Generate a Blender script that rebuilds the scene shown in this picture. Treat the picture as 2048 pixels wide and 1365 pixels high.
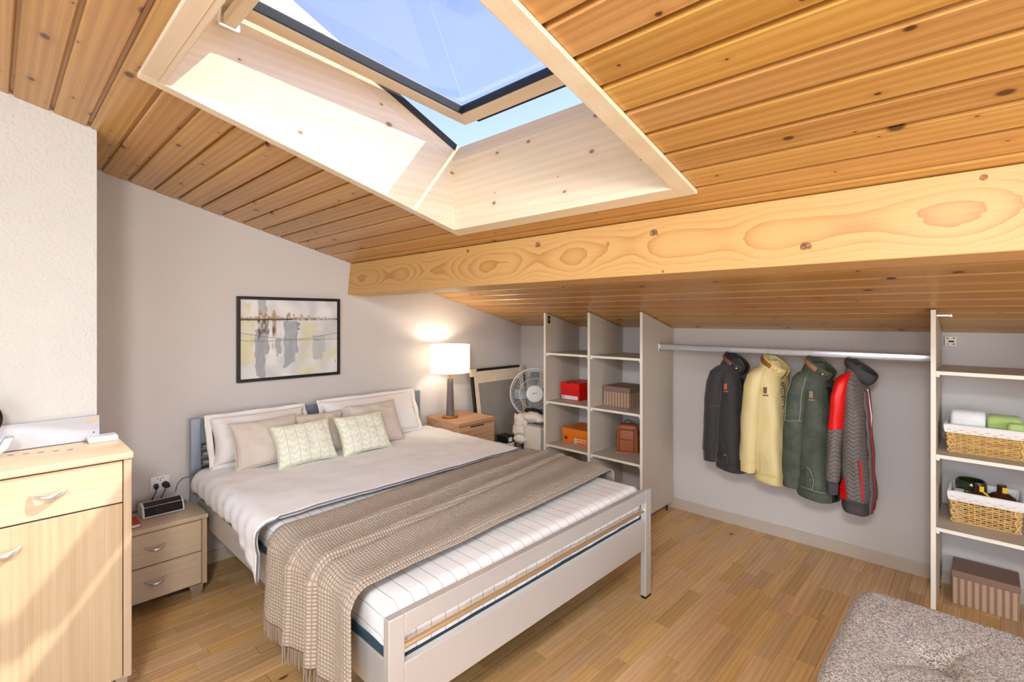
import bpy, bmesh, math, random
from mathutils import Vector, Matrix, noise as mnoise
for o in list(bpy.data.objects): bpy.data.objects.remove(o)
S = bpy.context.scene; COL = S.collection
RND = random.Random(11)
V = Vector
def srgb(r, g, b):
    f = lambda c: (c/255/12.92) if c/255 <= .04045 else ((c/255+.055)/1.055)**2.4
    return (f(r), f(g), f(b), 1)

# ------------------------------------------------------------------ camera
cam = bpy.data.cameras.new('camera'); camo = bpy.data.objects.new('camera', cam); COL.objects.link(camo)
cam.sensor_width = 36; cam.sensor_fit = 'HORIZONTAL'; cam.lens = 36*993/2048
cam.shift_y = -46.9/2048; cam.clip_start = .05
camo.location = (0, 0, 1.55); camo.rotation_euler = (math.pi/2, 0, math.radians(43.66))
S.camera = camo
# ------------------------------------------------------------------ world, sun, added fill lights, exposure
W = bpy.data.worlds.new('sky'); S.world = W; W.use_nodes = True
wn = W.node_tree; wn.nodes.clear()
sky = wn.nodes.new('ShaderNodeTexSky'); sky.sky_type = 'NISHITA'; sky.sun_disc = False
sky.sun_elevation = math.radians(43.8); sky.sun_rotation = math.atan2(.732, .74)
sky.altitude = 800; sky.air_density = 1.0; sky.dust_density = .4; sky.ozone_density = 4.5
bg = wn.nodes.new('ShaderNodeBackground'); bg.inputs[1].default_value = .38
wo = wn.nodes.new('ShaderNodeOutputWorld')
tint = wn.nodes.new('ShaderNodeMix'); tint.data_type = 'RGBA'; tint.blend_type = 'MULTIPLY'; tint.inputs[0].default_value = 1; tint.inputs[7].default_value = (1.35, 1.0, 1.0, 1)
wn.links.new(sky.outputs[0], tint.inputs[6]); wn.links.new(tint.outputs[2], bg.inputs[0]); wn.links.new(bg.outputs[0], wo.inputs[0])
def light(name, kind, energy, loc, direction, color=(1, 1, 1), **kw):
    l = bpy.data.lights.new(name, kind); l.energy = energy; l.color = color
    for k, v in kw.items(): setattr(l, k, v)
    o = bpy.data.objects.new(name, l); COL.objects.link(o); o.location = loc
    o.rotation_euler = V(direction).to_track_quat('-Z', 'Y').to_euler()
    return o
light('sun', 'SUN', 3.8, (3, 5, 6), (-.732, -.74, -1), (1, .95, .87), angle=math.radians(.6))
# area lights standing in for daylight at two added windows behind the camera
light('added_fill_rear', 'AREA', 58, (.25, -2.20, 1.72), (-.25, 1, -.15), (.84, .92, 1), shape='RECTANGLE', size=2.3, size_y=1.5)
light('added_fill_side', 'AREA', 36, (1.78, 1.1, 1.15), (-1, .1, 0), (.92, .96, 1), shape='RECTANGLE', size=2.0, size_y=1.3)
light('added_lamp_fill', 'AREA', 78, (.1, -.55, 2.44), (-.55, .75, -1), (.93, .97, 1), shape='DISK', size=.55)  # overhead fill for bed and floor, from an added lamp out of view
S.view_settings.view_transform = 'Standard'; S.view_settings.look = 'None'
S.view_settings.exposure = .2; S.view_settings.gamma = 1; S.view_settings.use_curve_mapping = False
try:
    S.cycles.use_denoising = True; S.cycles.max_bounces = 5; S.cycles.diffuse_bounces = 3; S.cycles.glossy_bounces = 2; S.cycles.use_adaptive_sampling = True; S.cycles.adaptive_threshold = .1; S.cycles.adaptive_min_samples = 16
    S.cycles.transparent_max_bounces = 16; S.cycles.sample_clamp_indirect = 6
except Exception: pass

# ------------------------------------------------------------------ geometry helpers
ORG = {}
class G:
    def __init__(s): s.b = bmesh.new(); s.uv = None
    def _new(s, vs, fs):
        vv = [s.b.verts.new(v) for v in vs]; out = []
        for f in fs:
            try: out.append(s.b.faces.new([vv[i] for i in f]))
            except ValueError: pass
        return vv, out
    def box(s, a, b, bev=0, seg=2, rot=None, piv=None):
        x0, y0, z0 = a; x1, y1, z1 = b
        vs = [V(p) for p in ((x0,y0,z0),(x1,y0,z0),(x1,y1,z0),(x0,y1,z0),(x0,y0,z1),(x1,y0,z1),(x1,y1,z1),(x0,y1,z1))]
        if rot is not None:
            p = V(piv) if piv is not None else (V(a)+V(b))/2
            vs = [rot @ (v-p) + p for v in vs]
        vv, ff = s._new(vs, [(0,3,2,1),(4,5,6,7),(0,1,5,4),(1,2,6,5),(2,3,7,6),(3,0,4,7)])
        if bev: bmesh.ops.bevel(s.b, geom=list({e for f in ff for e in f.edges}), offset=bev, segments=seg, affect='EDGES', profile=.5)
        return s
    def prism(s, pts, ex, bev=0):
        n = len(pts); ex = V(ex); pts = [V(p) for p in pts]
        vv, ff = s._new(pts+[p+ex for p in pts], [tuple(range(n))[::-1], tuple(range(n, 2*n))]+[(i, (i+1) % n, n+(i+1) % n, n+i) for i in range(n)])
        bmesh.ops.recalc_face_normals(s.b, faces=ff)
        if bev: bmesh.ops.bevel(s.b, geom=list({e for f in ff for e in f.edges}), offset=bev, segments=2, affect='EDGES', profile=.5)
        return s
    def loft(s, rings, closed=True, caps=True):
        n = len(rings[0]); vs = [V(p) for r in rings for p in r]; fs = []
        for i in range(len(rings)-1):
            for j in range(n if closed else n-1):
                k = (j+1) % n; fs.append((i*n+j, i*n+k, (i+1)*n+k, (i+1)*n+j))
        if caps and closed:
            fs.append(tuple(range(n))[::-1]); fs.append(tuple(range((len(rings)-1)*n, len(rings)*n)))
        vv, ff = s._new(vs, fs); bmesh.ops.recalc_face_normals(s.b, faces=ff)
        return s
    def tube(s, path, r, n=8, caps=True, closed=False):
        P = [V(p) for p in path]; rings = []; up = V((0, 0, 1)); m = len(P); prev = None
        rr = r if isinstance(r, (list, tuple)) else [r]*m
        for i, p in enumerate(P):
            t = (P[(i+1) % m]-P[i-1]) if closed else (P[min(i+1, m-1)]-P[max(i-1, 0)])
            t.normalize()
            if prev is None:
                a = t.cross(up)
                if a.length < .05: a = t.cross(V((0, 1, 0)))
            else: a = prev - t*prev.dot(t)
            a.normalize(); prev = a; c = t.cross(a)
            rings.append([p+(a*math.cos(2*math.pi*k/n)+c*math.sin(2*math.pi*k/n))*rr[i] for k in range(n)])
        if closed: rings.append(rings[0])
        return s.loft(rings, True, caps and not closed)
    def lathe(s, prof, c, n=32, axis=None):
        c = V(c); Q = V((0,0,1)).rotation_difference(V(axis)).to_matrix() if axis is not None else Matrix.Identity(3)
        rings = [[c+Q @ V((r*math.cos(2*math.pi*k/n), r*math.sin(2*math.pi*k/n), z)) for k in range(n)] for r, z in prof]
        return s.loft(rings, True, True)
    def grid(s, f, nu, nv, uvf=None, thick=0):
        vv = [[s.b.verts.new(f(i/nu, j/nv)) for j in range(nv+1)] for i in range(nu+1)]
        uvl = s.b.loops.layers.uv.verify() if uvf else None
        for i in range(nu):
            for j in range(nv):
                fc = s.b.faces.new((vv[i][j], vv[i+1][j], vv[i+1][j+1], vv[i][j+1]))
                if uvf:
                    for l, (a, b) in zip(fc.loops, ((i, j), (i+1, j), (i+1, j+1), (i, j+1))): l[uvl].uv = uvf(a/nu, b/nv)
        return s
    def xf(s, M):
        bmesh.ops.transform(s.b, matrix=M, verts=s.b.verts); return s
    def obj(s, name, mat, parent=None, loc=None, smooth=None, kind=None, label=None):
        o3 = ORG.get(parent, V((0,0,0))) if parent is not None else V(loc or (0,0,0))
        if o3.length: bmesh.ops.translate(s.b, vec=-o3, verts=s.b.verts)
        me = bpy.data.meshes.new(name); s.b.to_mesh(me); s.b.free()
        if mat: me.materials.append(mat)
        if smooth is not None:
            for p in me.polygons: p.use_smooth = True
            me.set_sharp_from_angle(angle=math.radians(smooth))
        o = bpy.data.objects.new(name, me); COL.objects.link(o)
        if parent is not None: o.parent = parent
        else: o.location = o3
        ORG[o] = o3
        if kind: o['kind'] = kind
        if label: o['label'] = label
        return o
def thing(name, label, cat, loc=(0,0,0), group=None, kind=None):
    o = bpy.data.objects.new(name, None); COL.objects.link(o); o.location = loc; o.empty_display_size = .05
    o['label'] = label
    if cat: o['category'] = cat
    if group: o['group'] = group
    if kind: o['kind'] = kind
    ORG[o] = V(loc); return o
def tag(o, label, cat, group=None):
    o['label'] = label; o['category'] = cat
    if group: o['group'] = group
    return o
def place(parent, M):
    """rotate / move a finished thing built in local coordinates"""
    parent.matrix_world = M
def disp(o, strength, size, levels=0):
    me = o.data
    for v in me.vertices:
        n = mnoise.noise_vector(v.co/size); v.co += V(v.normal)*n.x*strength
    return o
def subsurf(o, lv=1):
    m = o.modifiers.new('sub', 'SUBSURF'); m.levels = lv; m.render_levels = lv; return o
def solid(o, t, off=0):
    m = o.modifiers.new('solid', 'SOLIDIFY'); m.thickness = t; m.offset = off; return o

# ------------------------------------------------------------------ materials
def mk(name):
    m = bpy.data.materials.new(name); m.use_nodes = True; nt = m.node_tree
    return m, nt, nt.nodes['Principled BSDF']
def nd(nt, t, **kw):
    n = nt.nodes.new(t)
    for k, v in kw.items():
        if k.startswith('i_'):
            n.inputs[int(k[2:]) if k[2:].isdigit() else k[2:].replace('_', ' ')].default_value = v
        else: setattr(n, k, v)
    return n
def math_(nt, op, a, b=None, c=None):
    n = nt.nodes.new('ShaderNodeMath'); n.operation = op
    for i, x in enumerate((a, b, c)):
        if x is None: continue
        if isinstance(x, (int, float)): n.inputs[i].default_value = x
        else: nt.links.new(x, n.inputs[i])
    return n.outputs[0]
def mixc(nt, fac, a, b, mode='MIX'):
    n = nt.nodes.new('ShaderNodeMix'); n.data_type = 'RGBA'; n.blend_type = mode
    for sock, x in ((n.inputs[0], fac), (n.inputs[6], a), (n.inputs[7], b)):
        if isinstance(x, (int, float)): sock.default_value = x
        elif isinstance(x, tuple): sock.default_value = x
        else: nt.links.new(x, sock)
    return n.outputs[2]
def ramp(nt, fac, stops):
    n = nt.nodes.new('ShaderNodeValToRGB'); el = n.color_ramp.elements
    while len(el) < len(stops): el.new(.5)
    for e, (p, c) in zip(el, stops):
        e.position = p; e.color = c if isinstance(c, tuple) else (c, c, c, 1)
    nt.links.new(fac, n.inputs[0]); return n.outputs[0]
def bump(nt, bsdf, h, strength=.3, dist=.002):
    b = nd(nt, 'ShaderNodeBump'); b.inputs['Strength'].default_value = strength; b.inputs['Distance'].default_value = dist
    nt.links.new(h, b.inputs['Height']); nt.links.new(b.outputs[0], bsdf.inputs['Normal'])
def coord(nt, scale=(1,1,1), rand=0, kind='Object', off=None):
    tc = nd(nt, 'ShaderNodeTexCoord'); src = tc.outputs[kind]
    if rand:
        oi = nd(nt, 'ShaderNodeObjectInfo'); ge = nd(nt, 'ShaderNodeNewGeometry')
        r = math_(nt, 'ADD', oi.outputs['Random'], ge.outputs['Random Per Island'])
        cb = nd(nt, 'ShaderNodeCombineXYZ')
        for i, k in enumerate((17.3, 9.1, 5.7)): nt.links.new(math_(nt, 'MULTIPLY', r, k*rand), cb.inputs[i])
        va = nd(nt, 'ShaderNodeVectorMath', operation='ADD'); nt.links.new(src, va.inputs[0]); nt.links.new(cb.outputs[0], va.inputs[1]); src = va.outputs[0]
    mp = nd(nt, 'ShaderNodeMapping'); mp.inputs['Scale'].default_value = scale
    if off: mp.inputs['Location'].default_value = off
    nt.links.new(src, mp.inputs[0]); return mp.outputs[0]
def noise(nt, vec, scale, detail=3, rough=.5, dist=0):
    n = nd(nt, 'ShaderNodeTexNoise'); n.inputs['Scale'].default_value = scale; n.inputs['Detail'].default_value = detail
    n.inputs['Roughness'].default_value = rough; n.inputs['Distortion'].default_value = dist
    if vec is not None: nt.links.new(vec, n.inputs['Vector'])
    return n.outputs[0]
def plain(name, col, rough=.5, metal=0, nscale=0, namt=.06, bscale=0, bstr=.2, bdist=.002, spec=None, sheen=0, coat=0, emit=None, trans=0):
    m, nt, b = mk(name)
    b.inputs['Base Color'].default_value = col; b.inputs['Roughness'].default_value = rough; b.inputs['Metallic'].default_value = metal
    if spec is not None: b.inputs['Specular IOR Level'].default_value = spec
    if sheen: b.inputs['Sheen Weight'].default_value = sheen
    if coat: b.inputs['Coat Weight'].default_value = coat; b.inputs['Coat Roughness'].default_value = .12
    if nscale:
        f = noise(nt, coord(nt), nscale, 4)
        d = tuple(max(0, c*(1-namt)) for c in col[:3])+(1,); l = tuple(min(1, c*(1+namt)) for c in col[:3])+(1,)
        nt.links.new(ramp(nt, f, [(.3, d), (.7, l)]), b.inputs['Base Color'])
    if bscale: bump(nt, b, noise(nt, coord(nt), bscale, 4), bstr, bdist)
    if emit: b.inputs['Emission Color'].default_value = emit[0]; b.inputs['Emission Strength'].default_value = emit[1]
    if trans: b.inputs['Transmission Weight'].default_value = trans
    return m
def wood(name, light_, dark, along='X', across=9, stretch=.5, wave=3.0, rough=.45, knots=None, knotcol=srgb(70,30,16), var=.12, bstr=0, coat=0, fine=.3, rand=1, kscale=5.0, ksize=.07, kprob=.5, plane='XY', wavew=.22):
    """streaky timber: growth bands and fibres run along one axis, knots are dark ovals with a reddish halo"""
    m, nt, b = mk(name)
    ax = 'XYZ'.index(along); cr_ = [c for c in plane if c != along][0]; sc = [across]*3; sc[ax] = stretch
    v = coord(nt, tuple(sc), rand)
    w = nd(nt, 'ShaderNodeTexWave', wave_type='BANDS', bands_direction=cr_); nt.links.new(v, w.inputs['Vector'])
    w.inputs['Scale'].default_value = wave*.35; w.inputs['Distortion'].default_value = 9; w.inputs['Detail'].default_value = 1.5; w.inputs['Detail Scale'].default_value = .7
    n1 = noise(nt, v, .9, 2, .6)
    sc2 = [across*20]*3; sc2[ax] = stretch*4
    n2 = noise(nt, coord(nt, tuple(sc2), rand), 1, 1)
    f = math_(nt, 'MULTIPLY_ADD', w.outputs['Fac'], wavew, math_(nt, 'MULTIPLY_ADD', n1, 1-wavew-fine, math_(nt, 'MULTIPLY', n2, fine)))
    col = ramp(nt, f, [(.30, light_), (.72, dark)])
    if var:
        oi = nd(nt, 'ShaderNodeObjectInfo'); ge = nd(nt, 'ShaderNodeNewGeometry')
        r = math_(nt, 'FRACT', math_(nt, 'ADD', oi.outputs['Random'], ge.outputs['Random Per Island']))
        hs = nd(nt, 'ShaderNodeHueSaturation'); nt.links.new(col, hs.inputs['Color'])
        nt.links.new(math_(nt, 'MULTIPLY_ADD', r, 2*var, 1-var), hs.inputs['Value'])
        r2 = math_(nt, 'FRACT', math_(nt, 'MULTIPLY', r, 7.31))
        nt.links.new(math_(nt, 'MULTIPLY_ADD', r2, var*.9, 1-var*.45), hs.inputs['Saturation'])
        nt.links.new(math_(nt, 'MULTIPLY_ADD', r2, .008, .496), hs.inputs['Hue'])
        col = hs.outputs[0]
    if knots:
        ks = [kscale*1.15]*3; ks[ax] = kscale*.72
        kv = coord(nt, tuple(ks), rand)
        if plane != 'XY':
            s_ = nd(nt, 'ShaderNodeSeparateXYZ'); c_ = nd(nt, 'ShaderNodeCombineXYZ'); nt.links.new(kv, s_.inputs[0])
            for q, p in enumerate(plane): nt.links.new(s_.outputs['XYZ'.index(p)], c_.inputs[q])
            kv = c_.outputs[0]
        vo = nd(nt, 'ShaderNodeTexVoronoi', voronoi_dimensions='2D'); vo.inputs['Scale'].default_value = 1; nt.links.new(kv, vo.inputs['Vector'])
        sp = nd(nt, 'ShaderNodeSeparateColor'); nt.links.new(vo.outputs['Color'], sp.inputs[0])
        pick = math_(nt, 'LESS_THAN', sp.outputs[0], kprob)
        size = math_(nt, 'MULTIPLY_ADD', math_(nt, 'POWER', sp.outputs[1], 2.0), ksize*1.3, ksize*.45)
        d = math_(nt, 'DIVIDE', math_(nt, 'ADD', vo.outputs['Distance'], math_(nt, 'MULTIPLY', n2, ksize*.25)), size)
        core = math_(nt, 'MULTIPLY', ramp(nt, d, [(.60, 1.0), (1.0, 0.0)]), math_(nt, 'MULTIPLY', pick, .9))
        halo = math_(nt, 'MULTIPLY', ramp(nt, math_(nt, 'MULTIPLY', d, .35), [(.25, 1.0), (1.0, 0.0)]), math_(nt, 'MULTIPLY', pick, .5))
        col = mixc(nt, halo, col, dark); col = mixc(nt, core, col, knotcol)
    nt.links.new(col, b.inputs['Base Color']); b.inputs['Roughness'].default_value = rough
    if coat: b.inputs['Coat Weight'].default_value = coat; b.inputs['Coat Roughness'].default_value = .2
    return m
def fabric(name, col, weave=900, rough=.9, bstr=.25, var=.05, sheen=.2, wr=0):
    m, nt, b = mk(name)
    v = coord(nt); n = noise(nt, v, weave*.25, 2); n0 = noise(nt, v, 6, 3)
    d = tuple(c*(1-var*2) for c in col[:3])+(1,); l = tuple(min(1, c*(1+var)) for c in col[:3])+(1,)
    f = math_(nt, 'ADD', math_(nt, 'MULTIPLY', n, .5), math_(nt, 'MULTIPLY', n0, .5))
    nt.links.new(ramp(nt, f, [(.35, d), (.65, l)]), b.inputs['Base Color'])
    b.inputs['Roughness'].default_value = rough; b.inputs['Sheen Weight'].default_value = sheen; b.inputs['Specular IOR Level'].default_value = .25
    h = n
    if wr: h = math_(nt, 'ADD', math_(nt, 'MULTIPLY', n, .1), noise(nt, v, wr, 3, .5, .6))
    bump(nt, b, h, bstr, .0015 if not wr else .012)
    return m
mt = {}
mt['wall'] = plain('wall_paint', srgb(209,202,196), .85, nscale=3, namt=.015, bscale=160, bstr=.15, bdist=.001)
mt['plaster'] = plain('textured_plaster', srgb(213,211,205), .9, nscale=4, namt=.02, bscale=75, bstr=1.0, bdist=.006)
mt['pine'] = wood('pine_ceiling_boards', srgb(210,163,94), srgb(174,119,56), 'X', 10, .35, 3, .38, True, srgb(62,24,14), .07, coat=.25, kscale=6.6, ksize=.083, kprob=.68, wavew=.15)
def cathedral(name, c1, c2, zc):
    """sawn beam face: nested arches of growth rings around the heart line"""
    m, nt, b = mk(name); tc = nd(nt, 'ShaderNodeTexCoord'); sp = nd(nt, 'ShaderNodeSeparateXYZ'); nt.links.new(tc.outputs['Object'], sp.inputs[0])
    nx = noise(nt, coord(nt, (1.5, 0, .6)), 1, 1.5); nf = noise(nt, coord(nt, (3, 40, 40)), 1, 2); fib = noise(nt, coord(nt, (6, 300, 300)), 1, 1)
    zz = math_(nt, 'DIVIDE', math_(nt, 'SUBTRACT', sp.outputs[2], math_(nt, 'MULTIPLY_ADD', nx, .06, zc-.03)), .1)
    ph = math_(nt, 'ADD', math_(nt, 'MULTIPLY', math_(nt, 'MULTIPLY', zz, zz), 2.6), math_(nt, 'MULTIPLY', nx, 16.0)); ph = math_(nt, 'ADD', ph, math_(nt, 'MULTIPLY', nf, .5))
    r = math_(nt, 'POWER', math_(nt, 'FRACT', ph), 3.0)
    fade = ramp(nt, math_(nt, 'ABSOLUTE', zz), [(.25, 1.0), (1.0, .25)])
    f = math_(nt, 'ADD', math_(nt, 'MULTIPLY', math_(nt, 'MULTIPLY', r, fade), .7), math_(nt, 'MULTIPLY', fib, .3))
    nt.links.new(mixc(nt, f, c1, c2), b.inputs['Base Color']); b.inputs['Roughness'].default_value = .5; return m
mt['beam'] = cathedral('pine_beam', srgb(214,170,106), srgb(176,118,58), .115)
mt['spruce'] = wood('pale_spruce', srgb(240,226,200), srgb(226,204,170), 'Y', 9, .5, 2.5, .5, True, srgb(150,108,74), .03, kscale=7, ksize=.085, kprob=.4, plane='YZ', wavew=.12)
mt['spruce_x'] = wood('pale_spruce_crosswise', srgb(240,224,198), srgb(224,200,166), 'X', 9, .5, 2.5, .5, True, srgb(140,105,80), .03, kscale=7, ksize=.085, kprob=.45, plane='XZ', wavew=.12)
mt['floor'] = wood('oak_parquet', srgb(222,182,126), srgb(190,144,91), 'Y', 10, .8, 3.4, .40, True, srgb(110,66,36), .16, coat=.12, fine=.35, kscale=2.0, ksize=.035, kprob=.25, wavew=.14)
mt['floor_base'] = plain('dark_floor_joint', srgb(92,58,32), .8)
mt['birch'] = wood('birch_laminate', srgb(214,193,163), srgb(198,174,143), 'Y', 14, .5, 2, .42, None, var=.02, fine=.5, plane='YZ', wavew=.12)
mt['birch_v'] = wood('birch_laminate_upright', srgb(205,181,149), srgb(186,158,124), 'Z', 14, .5, 2, .42, None, var=.02, fine=.5, plane='YZ', wavew=.12)
mt['oak'] = wood('knotty_oak', srgb(208,166,126), srgb(176,128,90), 'Y', 9, .7, 3, .5, True, srgb(84,46,30), .03, kscale=4, ksize=.07, kprob=.5, plane='YZ', wavew=.2)
mt['panel'] = plain('greige_board', srgb(194,181,164), .55, nscale=5, namt=.03, bscale=300, bstr=.08)
mt['edge'] = plain('cream_edge', srgb(240,232,216), .5)
mt['silver'] = plain('silver_paint', srgb(214,213,210), .34, .45, nscale=3, namt=.03)
mt['steel'] = plain('blue_grey_steel', srgb(150,160,172), .35, .5)
mt['chrome'] = plain('chrome', srgb(225,225,228), .12, 1)
mt['bright'] = plain('satin_nickel', srgb(232,232,234), .25, .75)
mt['brushed'] = plain('brushed_metal', srgb(205,206,208), .28, 1)
mt['brass'] = plain('brass', srgb(196,140,74), .28, 1)
mt['teal'] = plain('dark_teal_fabric', srgb(44,66,78), .9)
mt['white'] = plain('white_plastic', srgb(236,234,230), .4)
mt['offwhite'] = plain('offwhite_plastic', srgb(228,220,208), .45)
mt['black'] = plain('black_plastic', srgb(22,22,24), .35)
mt['gloss_black'] = plain('gloss_black', srgb(12,12,14), .22, spec=.3)
mt['rubber'] = plain('dark_rubber', srgb(36,40,44), .7)
mt['sheet'] = None
mt['duvet'] = fabric('white_cotton', srgb(249,248,248), 900, .9, .3, .01, .1, wr=7)
mt['sham'] = fabric('ivory_cotton', srgb(238,232,227), 900, .9, .35, .012, .1, wr=9)
mt['beige'] = fabric('beige_linen', srgb(216,202,188), 1200, .9, .3, .02, .2, wr=12)
mt['fringe'] = fabric('taupe_yarn', srgb(150,130,110), 1500)
mt['art_black'] = plain('black_frame', srgb(24,18,16), .4)
mt['red'] = plain('red_card', srgb(226,10,8), .5)
mt['orange'] = plain('orange_card', srgb(240,120,20), .55)
mt['brownlid'] = plain('taupe_card', srgb(140,112,96), .65)
mt['tan'] = plain('tan_leather', srgb(176,98,56), .45, bscale=220, bstr=.2)
mt['darktan'] = plain('dark_leather', srgb(112,58,34), .5)
mt['dkbrown'] = plain('dark_brown_glass', srgb(66,34,20), .15, coat=.6)
mt['yellow'] = plain('yellow_label', srgb(234,190,40), .5)
mt['greenglass'] = plain('dark_green_glass', srgb(34,44,20), .1, coat=.8)
mt['leafgreen'] = plain('green_print', srgb(90,140,40), .3)
mt['wicker'] = plain('wicker', srgb(214,172,106), .6, nscale=40, namt=.2)
mt['liner'] = fabric('white_liner', srgb(240,236,232), 900)
mt['towel'] = fabric('white_terry', srgb(244,242,240), 700, .95, .5)
mt['greentowel'] = fabric('green_terry', srgb(186,212,128), 700, .95, .5)
mt['grey_canvas'] = plain('raw_grey_canvas', srgb(150,142,132), .9, nscale=4, namt=.12)
mt['stretcher'] = plain('bare_wood_strip', srgb(226,208,180), .7, nscale=12, namt=.05)
mt['clear'] = None
def glass(name, tint=(1,1,1,1), refl=.08, rough=.0):
    m, nt, b = mk(name); nt.nodes.remove(b)
    t = nd(nt, 'ShaderNodeBsdfTransparent'); t.inputs[0].default_value = tint
    g = nd(nt, 'ShaderNodeBsdfGlossy'); g.inputs['Roughness'].default_value = rough
    lw0 = nd(nt, 'ShaderNodeLayerWeight'); lw0.inputs[0].default_value = .5
    lwo = math_(nt, 'MULTIPLY_ADD', math_(nt, 'POWER', lw0.outputs['Facing'], 4.0), .6, refl*.5)
    mx = nd(nt, 'ShaderNodeMixShader'); out = nt.nodes['Material Output']
    nt.links.new(lwo, mx.inputs[0]); nt.links.new(t.outputs[0], mx.inputs[1]); nt.links.new(g.outputs[0], mx.inputs[2]); nt.links.new(mx.outputs[0], out.inputs[0])
    return m
mt['glass'] = glass('window_glass', (.97,.985,1,1))
mt['clear'] = glass('clear_plastic', (.86,.9,.92,1))
def stripes_uv(name, base, line, period, width, uvaxis=0, rough=.9, wr=8, bstr=.3):
    m, nt, b = mk(name); tc = nd(nt, 'ShaderNodeTexCoord'); sp = nd(nt, 'ShaderNodeSeparateXYZ'); nt.links.new(tc.outputs['UV'], sp.inputs[0])
    f = math_(nt, 'FRACT', math_(nt, 'DIVIDE', sp.outputs[uvaxis], period)); k = math_(nt, 'LESS_THAN', f, width/period)
    nt.links.new(mixc(nt, k, base, line), b.inputs['Base Color']); b.inputs['Roughness'].default_value = rough; b.inputs['Specular IOR Level'].default_value = .2
    bump(nt, b, noise(nt, coord(nt), wr, 3, .5, .5), bstr, .012); return m
mt['sheet'] = stripes_uv('striped_cotton_sheet', srgb(246,244,242), srgb(190,184,176), .062, .0035)
def waffle(name, col, dark, p=.016):
    m, nt, b = mk(name); tc = nd(nt, 'ShaderNodeTexCoord'); sp = nd(nt, 'ShaderNodeSeparateXYZ'); nt.links.new(tc.outputs['UV'], sp.inputs[0])
    s = [math_(nt, 'ABSOLUTE', math_(nt, 'SINE', math_(nt, 'MULTIPLY', sp.outputs[i], math.pi/(p*(1 if i == 0 else .8))))) for i in (0, 1)]
    h = math_(nt, 'MULTIPLY', math_(nt, 'POWER', s[0], .6), math_(nt, 'POWER', s[1], .5))
    nt.links.new(mixc(nt, h, dark, col), b.inputs['Base Color']); b.inputs['Roughness'].default_value = .95; b.inputs['Sheen Weight'].default_value = .2; b.inputs['Specular IOR Level'].default_value = .15
    bump(nt, b, h, .9, .006); return m
mt['waffle'] = waffle('waffle_knit', srgb(196,180,160), srgb(160,140,120))

# ------------------------------------------------------------------ room constants
XA, YB, XR, YR = -3.545, 3.85, 1.9, -2.3
K, ZB = .2605, 1.463
def roof(y): return ZB + K*(YB-y)
# ================================================================== STRUCTURE
def struct(o, label=None):
    o['kind'] = 'structure'
    if label: o['label'] = label
    return o
# --- floor with individually laid strips
floor = struct(G().box((XA-.1, YR-.1, -.12), (XR+.1, YB+.1, -.003)).obj('floor', mt['floor_base']), 'oak strip parquet floor in staggered lengths')
PW = .075
def pxof(x, y, z):
    c, s = math.cos(math.radians(43.66)), math.sin(math.radians(43.66))
    d = -s*x+c*y; r = c*x+s*y
    return (1024+993*r/d, 635.6-993*(z-1.55)/d, d) if d > .2 else (-9999, 0, d)
lens_ = [.24, .30, .36, .42, .48]
pmesh = {}
def plank_mesh(L):
    if L in pmesh: return pmesh[L]
    g = G(); a, b, e = PW/2-.0004, L/2-.0005, .0009
    g._new([(-a,-b,-.004),(a,-b,-.004),(a,b,-.004),(-a,b,-.004),(-a,-b,-e),(a,-b,-e),(a,b,-e),(-a,b,-e),(-a+e,-b+e,0),(a-e,-b+e,0),(a-e,b-e,0),(-a+e,b-e,0)],
           [(0,1,5,4),(1,2,6,5),(2,3,7,6),(3,0,4,7),(4,5,9,8),(5,6,10,9),(6,7,11,10),(7,4,8,11),(8,9,10,11)])
    me = bpy.data.meshes.new('plank'); g.b.to_mesh(me); g.b.free(); me.materials.append(mt['floor']); pmesh[L] = me; return me
cand = []; rest = []
ncol = int((XR-XA)/PW)+1
for i in range(ncol):
    x = XA+PW*(i+.5); y = YR - RND.random()*.3
    while y < YB:
        L = RND.choice(lens_); c = (x, y+L/2); y += L
        u, v, d = pxof(c[0], c[1], 0)
        vis = -60 < u < 2110 and 600 < v < 1440 and d > .2
        hid = (c[0] < -1.75 and .95 < c[1] < 2.6) or (c[0] < -1.8 and c[1] > 2.5) or (c[0] < -2.55 and c[1] < .35) or (c[0] < -3.2 and c[1] < .85) or (c[0] > -.25 and 1.7 < c[1] < 2.2)
        (cand if vis and not hid else rest).append((d, c, L))
cand.sort(key=lambda t: t[0])
rest += cand[300:]; cand = cand[:300]
for d, c, L in cand:
    o = bpy.data.objects.new('plank', plank_mesh(L)); COL.objects.link(o); o.parent = floor; o.location = (c[0], c[1], 0)
g = G()
for d, c, L in rest:
    a, b = PW/2-.0004, L/2-.0005
    y1 = min(c[1]+b, YB)
    g._new([(c[0]-a, c[1]-b, 0), (c[0]+a, c[1]-b, 0), (c[0]+a, y1, 0), (c[0]-a, y1, 0)], [(0,1,2,3)])
g.obj('plank_field', mt['floor'], floor, kind='stuff')
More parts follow.
